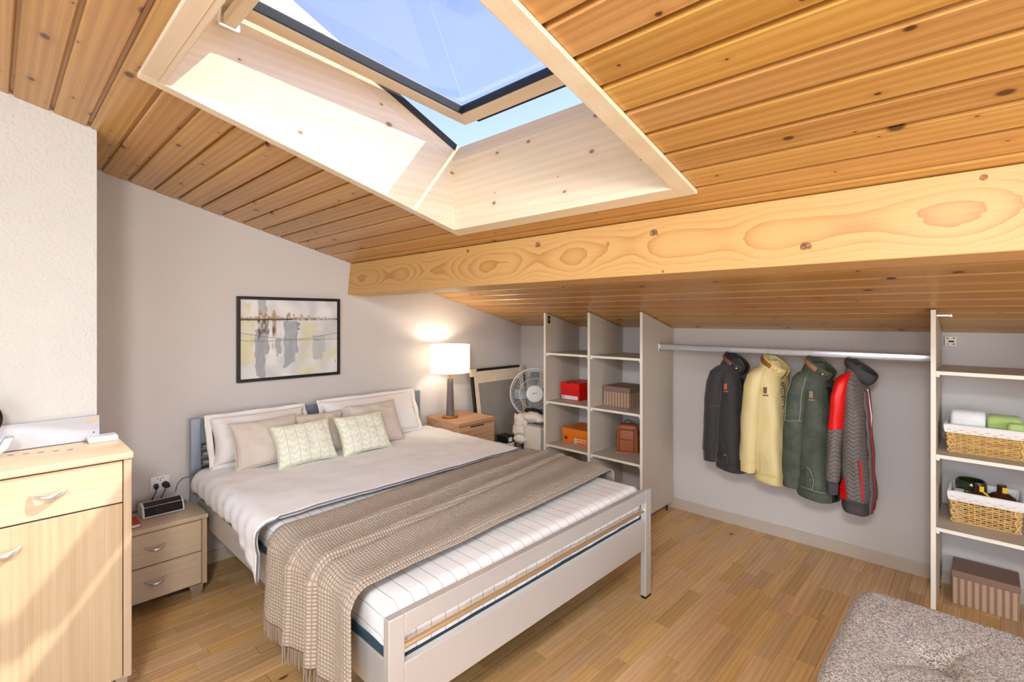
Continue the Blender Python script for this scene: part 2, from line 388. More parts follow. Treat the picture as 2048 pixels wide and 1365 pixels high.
# --- walls
def wall_poly(name, pts, ex, m, label): return struct(G().prism(pts, ex).obj(name, m), label)
wall_poly('wall_left', [(XA, YR, -.003), (XA, YB, -.003), (XA, YB, roof(YB)+.05), (XA, YR, roof(YR)+.05)], (-.1, 0, 0), mt['wall'], 'painted gable wall behind the bed')
wall_poly('wall_back', [(XA, YB, -.003), (XR, YB, -.003), (XR, YB, ZB+.05), (XA, YB, ZB+.05)], (0, .1, 0), mt['wall'], 'low knee wall behind the hanging coats')
BX, BY = -2.862, .323
wall_poly('wall_pier', [(BX, YR, -.003), (BX, BY, -.003), (BX, BY, roof(BY)+.03), (BX, YR, roof(YR)+.03)], (XA-BX, 0, 0), mt['plaster'], 'projecting textured plaster pier behind the chest')
def wall_with_hole(name, p0, ax, ln, topf, h0, h1, z0, z1, ex, label):
    """upright wall along an axis, with a rectangular opening for an added window"""
    ax = V(ax); P = lambda t, z: V(p0)+ax*t+V((0,0,z)); g = G()
    for a, b in ((0, h0), (h1, ln)): g.prism([P(a,-.003), P(b,-.003), P(b,topf(b)), P(a,topf(a))], ex)
    g.prism([P(h0,-.003), P(h1,-.003), P(h1,z0), P(h0,z0)], ex); g.prism([P(h0,z1), P(h1,z1), P(h1,topf(h1)), P(h0,topf(h0))], ex)
    return struct(g.obj(name, mt['wall']), label)
wall_with_hole('wall_front', (XA, YR, 0), (1,0,0), XR-XA, lambda t: roof(YR)+.05, 2.6, 5.0, .95, 2.5, (0,-.1,0), 'painted wall behind the camera with an added wide window')
wall_with_hole('wall_right', (XR, YR, 0), (0,1,0), YB-YR, lambda t: roof(YR+t)+.05, 2.3, 4.5, .5, 1.85, (.1,0,0), 'painted wall to the right of the camera with an added window')
for n_, (a, b, fx) in enumerate((((XA+2.6, YR-.06, .95), (XA+5.0, YR-.02, 2.5), 0), ((XR+.02, YR+2.3, .5), (XR+.06, YR+4.5, 1.85), 1))):  # two unseen windows, added to account for the fill lights
    w = thing('window_%d' % (n_+2), 'added white framed casement window with a plain glass pane', None, a, kind='structure'); A, B = V(a), V(b)
    ln = (B-A)[fx and 1 or 0]; dv = V((1,0,0)) if not fx else V((0,1,0)); th = V((0,.04,0)) if not fx else V((.04,0,0))
    for k in (0, .5, 1):
        p = A+dv*(ln*k-(.05*k)); G().box(p, p+dv*.05+th+V((0,0,B.z-A.z)), .004).obj('frame_stile', mt['white'], w)
    for z in (A.z, B.z-.05):
        p = V((A.x, A.y, z)); G().box(p, p+dv*ln+th+V((0,0,.05)), .004).obj('frame_rail', mt['white'], w)
    p = A+th*.4; G().box(p, p+dv*ln+th*.15+V((0,0,B.z-A.z))).obj('pane', mt['glass'], w)
struct(G().prism([(XA, YB-.013, 0), (XA, YB-.013, .072), (XA, YB-.009, .078), (XA, YB, .078), (XA, YB, 0)], (XR-XA, 0, 0)).obj('baseboard_back', mt['panel']), 'beige skirting board along the low wall')
struct(G().prism([(XA+.013, BY, 0), (XA+.013, BY, .068), (XA+.009, BY, .074), (XA, BY, .074), (XA, BY, 0)], (0, YB-BY, 0)).obj('baseboard_left', mt['panel']), 'beige skirting board along the gable wall')
# --- ceiling: backing panel with the roof window opening, tongue and groove boards below it
OX0, OX1, OY0, OY1 = -2.03, -.815, .405, 1.685
cg = G(); T = .016
H0, H1, J0, J1 = OX0-.024, OX1+.024, OY0-.024, OY1+.024
for x0, x1, y0, y1 in ((XA-.1, XR+.1, YR-.1, J0), (XA-.1, XR+.1, J1, YB+.1), (XA-.1, H0, J0, J1), (H1, XR+.1, J0, J1)):
    cg.prism([(x0, y0, roof(y0)+T), (x1, y0, roof(y0)+T), (x1, y1, roof(y1)+T), (x0, y1, roof(y1)+T)], (0, 0, .12))
ceiling = struct(cg.obj('ceiling', mt['pine']), 'sloping varnished pine ceiling of tongue and groove boards')
CP = .1205; gr = .0065
def board(x0, x1, y0, y1):
    g = G(); c = .0045; pr = [(y0, T+.001), (y0, .005), (y0+c, 0), (y1-c, 0), (y1, .005), (y1, T+.001)]
    g.prism([(x0, y, roof(y)+h) for y, h in pr], (x1-x0, 0, 0)); return g.obj('board', mt['pine'], ceiling)
k0 = int((YR-1.62)/CP)-1
for k in range(k0, int((YB-1.62)/CP)+2):
    a, b = max(1.62+CP*k+gr, YR), min(1.62+CP*(k+1)-gr, YB)
    if b-a < .01: continue
    if b > OY0 and a < OY1:
        board(XA, OX0-.025, a, b); board(OX1+.025, XR, a, b)
        if a < OY0-.036: board(OX0-.024, OX1+.024, a, OY0-.025)
        if b > OY1+.036: board(OX0-.024, OX1+.024, OY1+.025, b)
    else: board(XA, XR, a, b)
# --- exposed purlin
bm_ = thing('roof_beam', 'long square pine beam crossing under the sloping ceiling', 'beam', (XA, 1.95, 1.73))
g = G(); g.prism([(XA, 1.908, 1.965), (XA, 1.886, 1.728), (XA, 2.056, 1.716), (XA, 2.085, 1.93)], (XR-XA, 0, 0), bev=.004); g.obj('timber', mt['beam'], bm_)
KNOTS = ((-.998, 1.899, .018), (-.438, 1.787, .018), (-1.635, 1.915, .018), (-2.171, 1.934, .012), (-1.221, 1.880, .008), (-.951, 1.738, .006), (-.004, 1.940, .009))
knot_m = plain('dead_knot', srgb(152,106,68), .75, nscale=90, namt=.5)
for x, z, r in KNOTS:
    y0 = 1.886+.0928*(z-1.728)-.0004
    g = G(); g.lathe([(0, -.001), (r*.8, -.001), (r, .0002), (r*.92, .0012), (0, .0010)], (0,0,0), 18); g.xf(Matrix.Translation((x, y0, z)) @ Matrix.Rotation(math.radians(95.3), 4, 'X')); ko = g.obj('knot', knot_m, bm_, smooth=40)
    if r > .012:
        g = G()
        for a in (.4, 2.6, 4.6): g.box((-.0008, 0, 0), (.0008, r*.75, .0016), rot=Matrix.Rotation(a, 3, 'Z'), piv=(0,0,0))
        g.xf(Matrix.Translation((x, y0, z)) @ Matrix.Rotation(math.radians(95.3), 4, 'X')); g.obj('crack', mt['rubber'], ko)

# --- roof window
win = thing('window_1', 'open pivoting roof window in a deep pale spruce lining', None, ((OX0+OX1)/2, OY1, roof(OY1)), kind='structure')
AL = math.atan(.432); FT, FN = V((0, -math.cos(AL), math.sin(AL))), V((0, math.sin(AL), math.cos(AL)))
ZL = 2.375; YT = .56; LT = (OY1-YT)/math.cos(AL); ZT = ZL+.432*(OY1-YT)
P0 = V((0, OY1, ZL))
def fr(x, t, n): return P0+V((x,0,0))+FT*t+FN*n
def lining(pts, ex, m): return G().prism(pts, ex).obj('lining_board', m, win)
for x, ex in ((OX0, -.02), (OX1, .02)):
    lining([(x, OY0-.02, roof(OY0-.02)-.012), (x, OY1+.02, roof(OY1+.02)-.012), (x, OY1+.02, ZL-.432*.02), (x, YT, ZT)], (ex, 0, 0), mt['spruce'])
lining([(OX0, OY1, roof(OY1)-.012), (OX1, OY1, roof(OY1)-.012), (OX1, OY1, ZL), (OX0, OY1, ZL)], (0, .02, 0), mt['spruce_x'])
lining([(OX0, OY0, roof(OY0)-.012), (OX1, OY0, roof(OY0)-.012), (OX1, YT, ZT), (OX0, YT, ZT)], (0, -.02, .0), mt['spruce_x'])
TW, TH = .066, .016
def trimpc(x0, x1, y0, y1, m):
    mi = .0
    g = G(); g.prism([(x0, y0, roof(y0)-TH), (x1, y0, roof(y0)-TH), (x1, y1, roof(y1)-TH), (x0, y1, roof(y1)-TH)], (0, 0, TH-.001), bev=.003); g.obj('architrave', m, win)
trimpc(OX0-TW+.018, OX0+.002, OY0-TW, OY1+TW, mt['spruce']); trimpc(OX1-.002, OX1+TW, OY0-TW, OY1+TW, mt['spruce'])
trimpc(OX0+.002, OX1-.002, OY0-TW, OY0+.002, mt['spruce_x']); trimpc(OX0+.002, OX1-.002, OY1-.002, OY1+TW, mt['spruce_x'])
def frbox(x0, x1, t0, t1, n0, n1, name, m, parent, P=fr, bev=.003):
    g = G(); pts = [P(x0,t0,n0), P(x1,t0,n0), P(x1,t1,n0), P(x0,t1,n0)]; ex = P(x0,t0,n1)-P(x0,t0,n0); g.prism(pts, ex, bev=bev); return g.obj(name, m, parent)
FW = .06
frbox(OX0-FW, OX0, -FW, LT+FW, 0, .09, 'frame_stile', mt['spruce'], win); frbox(OX1, OX1+FW, -FW, LT+FW, 0, .09, 'frame_stile', mt['spruce'], win)
frbox(OX0, OX1, -FW, 0, 0, .09, 'frame_rail', mt['spruce_x'], win); frbox(OX0, OX1, LT, LT+FW, 0, .09, 'frame_rail', mt['spruce_x'], win)
frbox(OX0-.004, OX0+.004, .02, LT*.55, .055, .09, 'weather_seal', mt['rubber'], win, bev=0)
# roof deck outside, around the window
g = G()
for x0, x1, t0, t1 in ((OX0-.5, OX0-FW, -.5, LT+.5), (OX1+FW, OX1+.5, -.5, LT+.5), (OX0-FW, OX1+FW, -.5, -FW), (OX0-FW, OX1+FW, LT+FW, LT+.5)):
    pts = [fr(x0,t0,.03), fr(x1,t0,.03), fr(x1,t1,.03), fr(x0,t1,.03)]; g.prism(pts, FN*.02)
g.obj('flashing', mt['rubber'], win)
# sash swung open about its middle
SA = math.radians(4.9); ST, SN = V((0, -math.cos(SA), math.sin(SA))), V((0, math.sin(SA), math.cos(SA)))
PV = fr(0, LT*.5, .03)
def sp_(x, t, n): return PV+V((x,0,0))+ST*t+SN*n
sash = G().prism([sp_(OX0+.035, -.60, -.027), sp_(OX0+.105, -.60, -.027), sp_(OX0+.105, .58, -.027), sp_(OX0+.035, .58, -.027)], SN*.055, bev=.003).obj('sash', mt['spruce'], win)
frbox(OX1-.105, OX1-.035, -.60, .58, -.027, .028, 'sash_stile', mt['spruce'], sash, sp_)
frbox(OX0+.105, OX1-.105, -.60, -.515, -.027, .028, 'sash_rail', mt['spruce_x'], sash, sp_); frbox(OX0+.105, OX1-.105, .50, .58, -.027, .028, 'sash_rail', mt['spruce_x'], sash, sp_)
frbox(OX0+.05, OX1-.05, -.662, -.60, .022, .034, 'sash_cover', mt['spruce_x'], sash, sp_, 0); frbox(OX0+.05, OX1-.05, -.680, -.662, .020, .036, 'drip_seal', mt['rubber'], sash, sp_, 0)
for a in ((OX0+.105, OX0+.113, -.515, .50), (OX1-.113, OX1-.105, -.515, .50), (OX0+.113, OX1-.113, -.515, -.507), (OX0+.113, OX1-.113, .492, .50)):
    frbox(*a, -.018, .02, 'glazing_gasket', mt['rubber'], sash, sp_, 0)
frbox(OX0+.11, OX1-.11, -.512, .497, -.002, .002, 'pane', mt['glass'], sash, sp_, 0)
frbox(OX0+.06, OX1-.06, .515, .56, -.095, -.05, 'control_bar', mt['spruce_x'], sash, sp_, .008)
frbox(OX0+.045, OX0+.062, .50, .575, -.10, -.02, 'bar_end', mt['chrome'], sash, sp_, .006)
# ================================================================== BED
FY0, FY1, FX = .858, 2.542, -1.352
bed = thing('bed_frame', 'silver metal double bed frame with a slotted footboard', 'bed', (-2.4, 1.7, 0))
for y in (FY0, FY1-.06):
    G().box((FX-.032, y, .012), (FX, y+.06, .597), .003).obj('footboard_post', mt['silver'], bed)
    G().box((FX-.031, y+.001, 0), (FX-.001, y+.059, .012)).obj('foot_pad', mt['black'], bed)
G().box((FX-.032, FY0+.06, .532), (FX, FY1-.06, .597), .003).obj('footboard_rail', mt['silver'], bed)
G().box((FX-.030, FY0+.06, .278), (FX-.002, FY1-.06, .436), .003).obj('footboard_panel', mt['silver'], bed)
G().tube([(FX-.016, FY0+.058, .484), (FX-.016, FY1-.058, .484)], .011, 14).obj('footboard_bar', plain('polished_bar', srgb(242,216,180), .3, .85), bed, smooth=40)
for y in (FY0+.006, FY1-.034):
    G().box((-3.47, y, .325), (FX-.032, y+.028, .458), .003).obj('side_rail', mt['silver'], bed)
G().box((-3.46, FY0+.036, .38), (FX-.035, FY1-.036, .436), .004).obj('slatted_base', mt['teal'], bed)
for y in (FY0+.010, FY1-.022): G().box((-3.46, y, .459), (FX-.04, y+.012, .486), .003).obj('mattress_edge_strip', mt['teal'], bed)
HX = -3.50
for y in (.828, 2.45):
    G().box((HX, y, 0), (HX+.035, y+.055, .935), .003).obj('headboard_post', mt['steel'], bed)
G().box((HX+.002, .883, .78), (HX+.032, 2.45, .93), .003).obj('headboard_rail', mt['steel'], bed)
for z in (.74, .69, .64, .59): G().tube([(HX+.016, .883, z), (HX+.016, 2.45, z)], .008, 8).obj('headboard_bar', mt['brushed'], bed, smooth=40)
G().box((HX+.004, .883, .33), (HX+.03, 2.45, .46), .003).obj('headboard_crossbar', mt['steel'], bed)
# --- mattress in a striped sheet: rounded slab, stripes follow the cloth over the edges
MX0, MX1, MY0, MY1, MZ0, MZ1 = -3.42, -1.395, .882, 2.518, .438, .605
def slab(name, x0, x1, y0, y1, z0, z1, r, m, uvax='y', nu=70, nv=70, wr=.004, seed=0):
    """draped closed slab; UV.x runs across the bed along the cloth surface"""
    def prof(t, a, b):  # t in 0..1 over: up the side, round, across, round, down; returns (pos, zdrop, arc)
        h = (z1-z0)-r; q = math.pi*r/2; w = (b-a)-2*r; L = 2*h+2*q+w; s = t*L
        if s < h: return a, -(r+h-s), s-h-q
        if s < h+q: th = (s-h)/r; return a+r-r*math.cos(th), -(r-r*math.sin(th)), s-h-q
        if s < h+q+w: return a+r+(s-h-q), 0, s-h-q
        if s < h+2*q+w: th = (s-h-q-w)/r; return b-r+r*math.sin(th), -(r-r*math.cos(th)), s-h-q
        return b, -(r+(s-h-2*q-w)), s-h-q
    def f(u, v):
        px, zx, _ = prof(u, x0, x1); py, zy, _ = prof(v, y0, y1); z = z1+min(zx, zy) if min(zx, zy) > -.001 else z1+max(-(z1-z0), zx+zy)
        p = V((px, py, z)); n = mnoise.noise(V((px*6+seed, py*6, z*9)))*wr+mnoise.noise(V((px*17, py*17+seed, z*20)))*wr*.5
        side = 0 if z > z1-r*.4 else 1
        p += V((((px > x1-.01)-(px < x0+.01))*n*2*side, ((py > y1-.01)-(py < y0+.01))*n*2*side, n if not side else n*.5)); return p
    g = G().grid(f, nu, nv, uvf=lambda u, v: (prof(v, y0, y1)[2], prof(u, x0, x1)[2]))
    return g.obj(name, m, None, loc=((x0+x1)/2, (y0+y1)/2, z0), smooth=60)
mattress = slab('mattress', MX0, MX1, MY0, MY1, MZ0, MZ1, .045, mt['sheet'], nu=90, nv=80)
tag(mattress, 'mattress in a white fitted sheet with thin grey stripes', 'mattress')
# --- white duvet: hangs over the left side, ends in a grey piped edge
def drape(y_l, y_r, ztop, r, zl, zr, out=.0):
    """cross section over the bed from the left hem to the right hem -> f(t): (y, z, arc)"""
    hl, hr, q, w = ztop-r-zl, ztop-r-zr, math.pi*r/2, y_r-y_l-2*r; L = hl+hr+2*q+w
    def f(t):
        s = t*L
        if s < hl: return y_l-out*(1-s/hl), zl+s, s
        if s < hl+q: th = (s-hl)/r; return y_l+r-r*math.cos(th), ztop-r+r*math.sin(th), s
        if s < hl+q+w: return y_l+r+s-hl-q, ztop, s
        if s < hl+2*q+w: th = (s-hl-q-w)/r; return y_r-r+r*math.sin(th), ztop-r+r*math.cos(th), s
        return y_r+out*(s-hl-2*q-w)/max(hr, .01), ztop-r-(s-hl-2*q-w), s
    return f
DX0, DX1 = -3.43, -2.335
def duv(u, v):
    x = DX0+(DX1-DX0)*u
    k = max(0, (x+2.72)/.40); zl = .515-.135*k**1.6 if k > 0 else .515+.01*math.sin(x*9)
    zl -= .03*math.exp(-((x+2.55)/.05)**2)*.5
    edge = max(0, 1-u/.04)
    y, z, s = drape(.842-.015*min(1, k), 2.558, .634, .05, zl, .45, .02*min(1, k))(v)
    top = max(0, min(1, (z-.56)/.06))
    n = mnoise.noise(V((x*4, y*4, 3)))*.008+mnoise.noise(V((x*11, y*9, 5)))*.004
    crk = math.sin(x*55+y*20)*.0035*max(0, min(1, (.63-z)/.03))*(1 if x < -2.4 else .5)
    z2 = z+n*top-.022*edge
    bulge = .012*math.sin(math.pi*max(0, min(1, (.634-z)/.13)))
    if y < 1: y -= bulge+crk
    elif y > 2.4: y += bulge
    x2 = x+(.03*max(0, (.60-z)/.2) if u > .9 and y < 1 else 0)
    return V((x2, y, z2))
du = thing('duvet', 'plain white duvet folded back over the upper half of the bed', 'duvet', (-2.9, 1.7, .64))
dg = G().grid(duv, 60, 110).obj('cover', mt['duvet'], du, smooth=70); solid(dg, .014, 1)
edge_pts = [duv(1, t/90)+V((.006, -.012 if t < 12 else 0, .013 if t > 12 else 0)) for t in range(0, 91)]
G().tube(edge_pts, .004, 6).obj('piped_edge', fabric('grey_piping', srgb(126,126,134)), du, smooth=60)
# --- waffle knit throw with a fringe
def thr(u, v):
    y, z, s = drape(.812, 2.585, .648, .06, .315, .40, .02)(v)
    t = max(0, min(1, (y-.85)/1.65))
    xh = -2.185-.095*t; xf = -1.49-.125*t
    fan = max(0, min(1, (.60-z)/.28)) if y < 1 else 0
    x = xh+(xf-xh)*u + fan*(.03*(u-.5)) + fan*.03
    c1 = .60-.16*t; c2 = .36-.10*t
    fold = .017*math.exp(-((u-c1)/.030)**2)+.012*math.exp(-((u-c2)/.022)**2)-.009*math.exp(-((u-c1-.055)/.02)**2)
    fold += .006*math.sin(u*21+t*3)
    fold += mnoise.noise(V((x*5, y*3, 9)))*.006
    ed = .006*(1 if .04 < u < .96 else 0)
    if y < 1 and z < .60: return V((x, y-fold*1.5-ed*.3, z))
    if y > 2.5 and z < .60: return V((x, y+fold+ed*.3, z))
    return V((x, y-fold*.3*(z < .63), z+fold+ed))
tw = thing('throw_blanket', 'taupe waffle knit throw with fringe lying across the foot of the bed', 'blanket', (-1.9, 1.7, .65))
fL = drape(.812, 2.585, .648, .06, .315, .40, .02)
tg = G().grid(thr, 90, 150, uvf=lambda u, v: (.74*u, fL(v)[2])).obj('knit', mt['waffle'], tw, smooth=70); solid(tg, .008, 1)
fg = G(); rf = random.Random(3)
for k in range(74):
    u = (k+.5)/74; p = thr(u, 0); a = rf.uniform(-.008, .008); L = rf.uniform(.055, .07)
    fg.tube([p+V((0, -.004, .006)), p+V((a*.3, -.006, -L*.5)), p+V((a, -.005, -L))], [.0042, .0038, .0026], 5)
fg.obj('fringe', mt['fringe'], tw, smooth=60, kind='stuff')
# --- pillows
def pillow_mesh(w, h, th, n=26, pinch=.09, seed=0, wr=.006, flange=0):
    g = G(); rings = {}
    def half(sgn):
        def f(u, v):
            a, b = 2*u-1, 2*v-1
            x = a*w/2*(1-pinch*(1-abs(b)**3)*abs(a)**4*.0-pinch*abs(a)**6*(1-b*b)); y = b*h/2*(1-pinch*abs(b)**6*(1-a*a))
            ea, eb = (1-abs(a)**2.6), (1-abs(b)**2.6); e = max(0, ea)*max(0, eb)
            z = sgn*th/2*e**.42
            z += sgn*mnoise.noise(V((a*3+seed, b*3, sgn)))*wr*1.6*min(1, e*2)+sgn*mnoise.noise(V((a*9+seed, b*7, 2)))*wr*.7*min(1, e*3)
            return V((x, y, z))
        return f
    g.grid(half(1), n, n, uvf=lambda u, v: (u*w, v*h)); g.grid(half(-1), n, n, uvf=lambda u, v: (u*w, v*h))
    bmesh.ops.remove_doubles(g.b, verts=g.b.verts, dist=.0006); bmesh.ops.recalc_face_normals(g.b, faces=g.b.faces)
    return g
def pillow(name, label, m, y0, y1, xb, zb, xt, zt, th, group=None, flange=0, seed=0, roll=0, trim=None):
    yc = (y0+y1)/2; w = y1-y0; B, T_ = V((xb, yc, zb)), V((xt, yc, zt)); up = (T_-B); h = up.length; up.normalize()
    ax = V((0, 1, 0)); nrm = ax.cross(up); Mx = Matrix((ax, up, nrm)).transposed().to_4x4(); Mx.translation = (B+T_)/2
    Mx = Mx @ Matrix.Rotation(math.radians(roll), 4, 'Z')
    root = bpy.data.objects.new(name, None); COL.objects.link(root); root.empty_display_size = .05; root.matrix_world = Mx; ORG[root] = V((0,0,0))
    tag(root, label, 'pillow', group)
    pillow_mesh(w-1.1*flange, h-1.1*flange, th, seed=seed, wr=.009 if flange else .006).obj('cushion_body', m, root, smooth=75)
    if flange:
        def fl(u, v):
            t = u*4; k = int(t) % 4; q = t-int(t); W0, H0 = w/2-flange, h/2-flange; c = [(-W0,-H0),(W0,-H0),(W0,H0),(-W0,H0)]; a, b = c[k], c[(k+1) % 4]
            p = V((a[0]+(b[0]-a[0])*q, a[1]+(b[1]-a[1])*q, 0)); o = V((p.x*(w/2)/W0, p.y*(h/2)/H0, 0)); r = p.lerp(o, v)*(1-.02*(1-v))
            r.z = math.sin(u*60+seed)*.007*v+mnoise.noise(V((u*20, v, seed)))*.01*v; return r
        fo = G().grid(fl, 96, 4).obj('flange', m, root, smooth=75); solid(fo, .005)
    else:
        pth = []
        for k in range(4):
            c = [(-1,-1),(1,-1),(1,1),(-1,1)]; a, b = c[k], c[(k+1) % 4]
            for q in range(14):
                s, t = a[0]+(b[0]-a[0])*q/14, a[1]+(b[1]-a[1])*q/14; pin = .09
                pth.append(V((s*w/2*(1-pin*abs(s)**6*(1-t*t)), t*h/2*(1-pin*abs(t)**6*(1-s*s)), 0)))
        G().tube(pth, .0035, 6, closed=True).obj('piping', trim or m, root, smooth=75)
    return root
def leafprint():
    m, nt, b = mk('green_leaf_print'); tc = nd(nt, 'ShaderNodeTexCoord'); sp = nd(nt, 'ShaderNodeSeparateXYZ'); nt.links.new(tc.outputs['UV'], sp.inputs[0])
    P_ = .062; fx = math_(nt, 'FRACT', math_(nt, 'DIVIDE', sp.outputs[0], P_)); line = math_(nt, 'LESS_THAN', fx, .07)
    dx = math_(nt, 'ABSOLUTE', math_(nt, 'SUBTRACT', fx, .53))
    fy = math_(nt, 'FRACT', math_(nt, 'SUBTRACT', math_(nt, 'DIVIDE', sp.outputs[1], .038), math_(nt, 'MULTIPLY', dx, 1.4)))
    lf = math_(nt, 'MULTIPLY', math_(nt, 'GREATER_THAN', fy, .45), math_(nt, 'LESS_THAN', dx, .40))
    soft = noise(nt, coord(nt), 60, 2); col = mixc(nt, math_(nt, 'MULTIPLY', lf, math_(nt, 'ADD', .05, math_(nt, 'MULTIPLY', soft, .7))), srgb(240,239,226), srgb(212,210,140))
    col = mixc(nt, line, col, srgb(196,196,176)); nt.links.new(col, b.inputs['Base Color']); b.inputs['Roughness'].default_value = .9; b.inputs['Specular IOR Level'].default_value = .2
    return m
mt['leaf'] = leafprint()
pillow('pillow_sham', 'ivory flanged pillow at the left end of the headboard', mt['sham'], .885, 1.505, -3.30, .648, -3.42, .955, .16, 'flanged pillows along the headboard', .028, 1)
pillow('pillow_sham', 'ivory flanged pillow at the right end of the headboard beside the lamp', mt['sham'], 1.585, 2.40, -3.29, .648, -3.42, .965, .16, 'flanged pillows along the headboard', .028, 4)
pillow('cushion', 'plain beige cushion, leftmost of the three, half behind a green print cushion', mt['beige'], .975, 1.385, -3.155, .648, -3.28, .918, .12, 'beige cushions', 0, 7, 1)
pillow('cushion', 'plain beige cushion in the middle, between the two green print cushions', mt['beige'], 1.355, 1.70, -3.165, .648, -3.29, .905, .10, 'beige cushions', 0, 12, -1)
pillow('cushion', 'plain beige cushion, rightmost of the three, in front of the right flanged pillow', mt['beige'], 1.725, 2.115, -3.125, .648, -3.27, .925, .12, 'beige cushions', 0, 15, 1)
pillow('print_cushion', 'small cushion with green leaf stripes, the left one of the pair', mt['leaf'], 1.17, 1.545, -3.03, .648, -3.16, .885, .11, 'green print cushions', 0, 21, 1, trim=fabric('green_piping', srgb(222,220,170)))
pillow('print_cushion', 'small cushion with green leaf stripes, the right one of the pair', mt['leaf'], 1.57, 1.93, -3.005, .648, -3.14, .885, .11, 'green print cushions', 0, 27, 1, trim=fabric('green_piping_2', srgb(222,220,170)))

# ================================================================== LEFT: chest, nightstand and small things
def bow_handle(parent, y0, y1, x, z, m, drop=.012, r=.006, out=.026):
    pts = []; n = 12
    for k in range(n+1):
        t = k/n; s = math.sin(math.pi*t); pts.append((x+.004+out*s, y0+(y1-y0)*t, z-drop*s))
    return G().tube(pts, [r*(.55+.6*math.sin(math.pi*k/n)) for k in range(n+1)], 8).obj('handle', m, parent, smooth=60)
CX0, CX1, CY0, CY1, CZ = -2.835, -2.494, -.42, .391, 1.011
ch = thing('chest_of_drawers', 'tall pale birch chest with a drawer above a door at the left edge', 'chest', ((CX0+CX1)/2, 0, 0))
G().box((CX0, CY0, CZ-.028), (CX1+.012, CY1+.004, CZ), .006, 3).obj('top_board', mt['birch'], ch, smooth=40)
for y0, y1 in ((CY0, CY0+.027), (CY1-.027, CY1)): G().box((CX0, y0, .105), (CX1, y1, CZ-.028), .004).obj('side_panel', mt['birch_v'], ch)
G().box((CX0+.002, CY0+.027, .11), (CX0+.012, CY1-.027, CZ-.03)).obj('back_panel', mt['birch_v'], ch)
G().box((CX0+.012, CY0+.027, .11), (CX1-.022, CY1-.027, .128)).obj('bottom_board', mt['birch'], ch)
d = G().box((CX1-.020, CY0+.030, .813), (CX1-.002, CY1-.030, CZ-.034), .002).obj('drawer', mt['birch'], ch)
bow_handle(d, .098, .191, CX1-.002, .906, mt['bright'], .009, .0095, .032)
bow_handle(d, -.30, -.20, CX1-.002, .906, mt['bright'], .009, .0095, .032)
for y0, y1, h in ((-.012, CY1-.030, (-.03, .067)), (CY0+.030, -.016, (-.12, -.03))):
    d = G().box((CX1-.020, y0, .112), (CX1-.002, y1, .807), .002).obj('door', mt['birch_v'], ch)
    if y0 > -.1: bow_handle(d, -.005, .07, CX1-.002, .731, mt['bright'], .009, .0095, .032)
    else: bow_handle(d, -.12, -.03, CX1-.002, .731, mt['bright'], .009, .0095, .032)
for x in (CX0+.02, CX1-.06):
    for y in (CY0+.01, CY1-.05): G().box((x, y, 0), (x+.04, y+.04, .106), .003).obj('leg', mt['brushed'], ch)
for k in range(5):
    y = .042+.0425*k; G().box((-2.765+.016*k*1.0, y, CZ+.0002), (-2.760+.016*k, y+.018, CZ+.0009)).obj('vent_slot', mt['rubber'], ch)
# board standing between chest and pier
bd = thing('spare_board', 'thin grey-white board standing on the chest against the plaster pier', 'board', (-2.85, -.1, CZ))
G().box((-2.856, -.45, CZ+.0005), (-2.842, .330, 1.118), .001).obj('board_face', plain('grey_white_board', srgb(186,184,190), .35), bd)
G().box((-2.8418, .285, 1.088), (-2.8412, .325, 1.110)).obj('sticker', plain('kraft_sticker', srgb(206,188,158), .7), bd)
G().lathe([(0,0),(.003,0),(.003,.0006),(0,.0006)], (-2.8418, .310, 1.045), 10, axis=(1,0,0)).obj('screw_hole', mt['black'], bd)
rb = thing('white_gadget_box', 'flat white plastic box lying at the right end of the chest top', 'box', (-2.80, .34, CZ))
G().box((-2.838, .285, CZ+.0005), (-2.765, .385, CZ+.022), .004, 2).obj('case', mt['white'], rb, smooth=40)
G().box((-2.834, .289, CZ+.022), (-2.769, .381, CZ+.0235), .0006).obj('lid', plain('pale_grey_lid', srgb(196,198,204), .3), rb)
ms = thing('mirror_stand', 'black rimmed round mirror on a bent metal foot, cut by the left edge', 'mirror', (-2.77, -.02, CZ))
def ringpts(c, r, n, e1, e2): return [V(c)+V(e1)*r*math.cos(2*math.pi*k/n)+V(e2)*r*math.sin(2*math.pi*k/n) for k in range(n)]
G().tube(ringpts((-2.78, -.062, 1.155), .085, 36, (0,1,0), (.2,0,.98)), .008, 8, closed=True).obj('rim', mt['gloss_black'], ms, smooth=60)
G().lathe([(0,-.002),(.082,-.002),(.082,.002),(0,.002)], (-2.78, -.062, 1.155), 32, axis=(.98,0,-.2)).obj('mirror_glass', mt['chrome'], ms)
g = G(); g.prism([(-2.79, .015, CZ+.004), (-2.79, .045, CZ+.030), (-2.79, .062, CZ+.072), (-2.79, .036, CZ+.072), (-2.79, .022, CZ+.045), (-2.79, -.04, CZ+.025), (-2.79, -.06, CZ+.004)], (.05, 0, 0), bev=.003); g.obj('foot', mt['brushed'], ms)
G().tube([(-2.785, -.03, CZ+.02), (-2.785, -.05, CZ+.07)], .006, 8).obj('stem', mt['brushed'], ms, smooth=60)
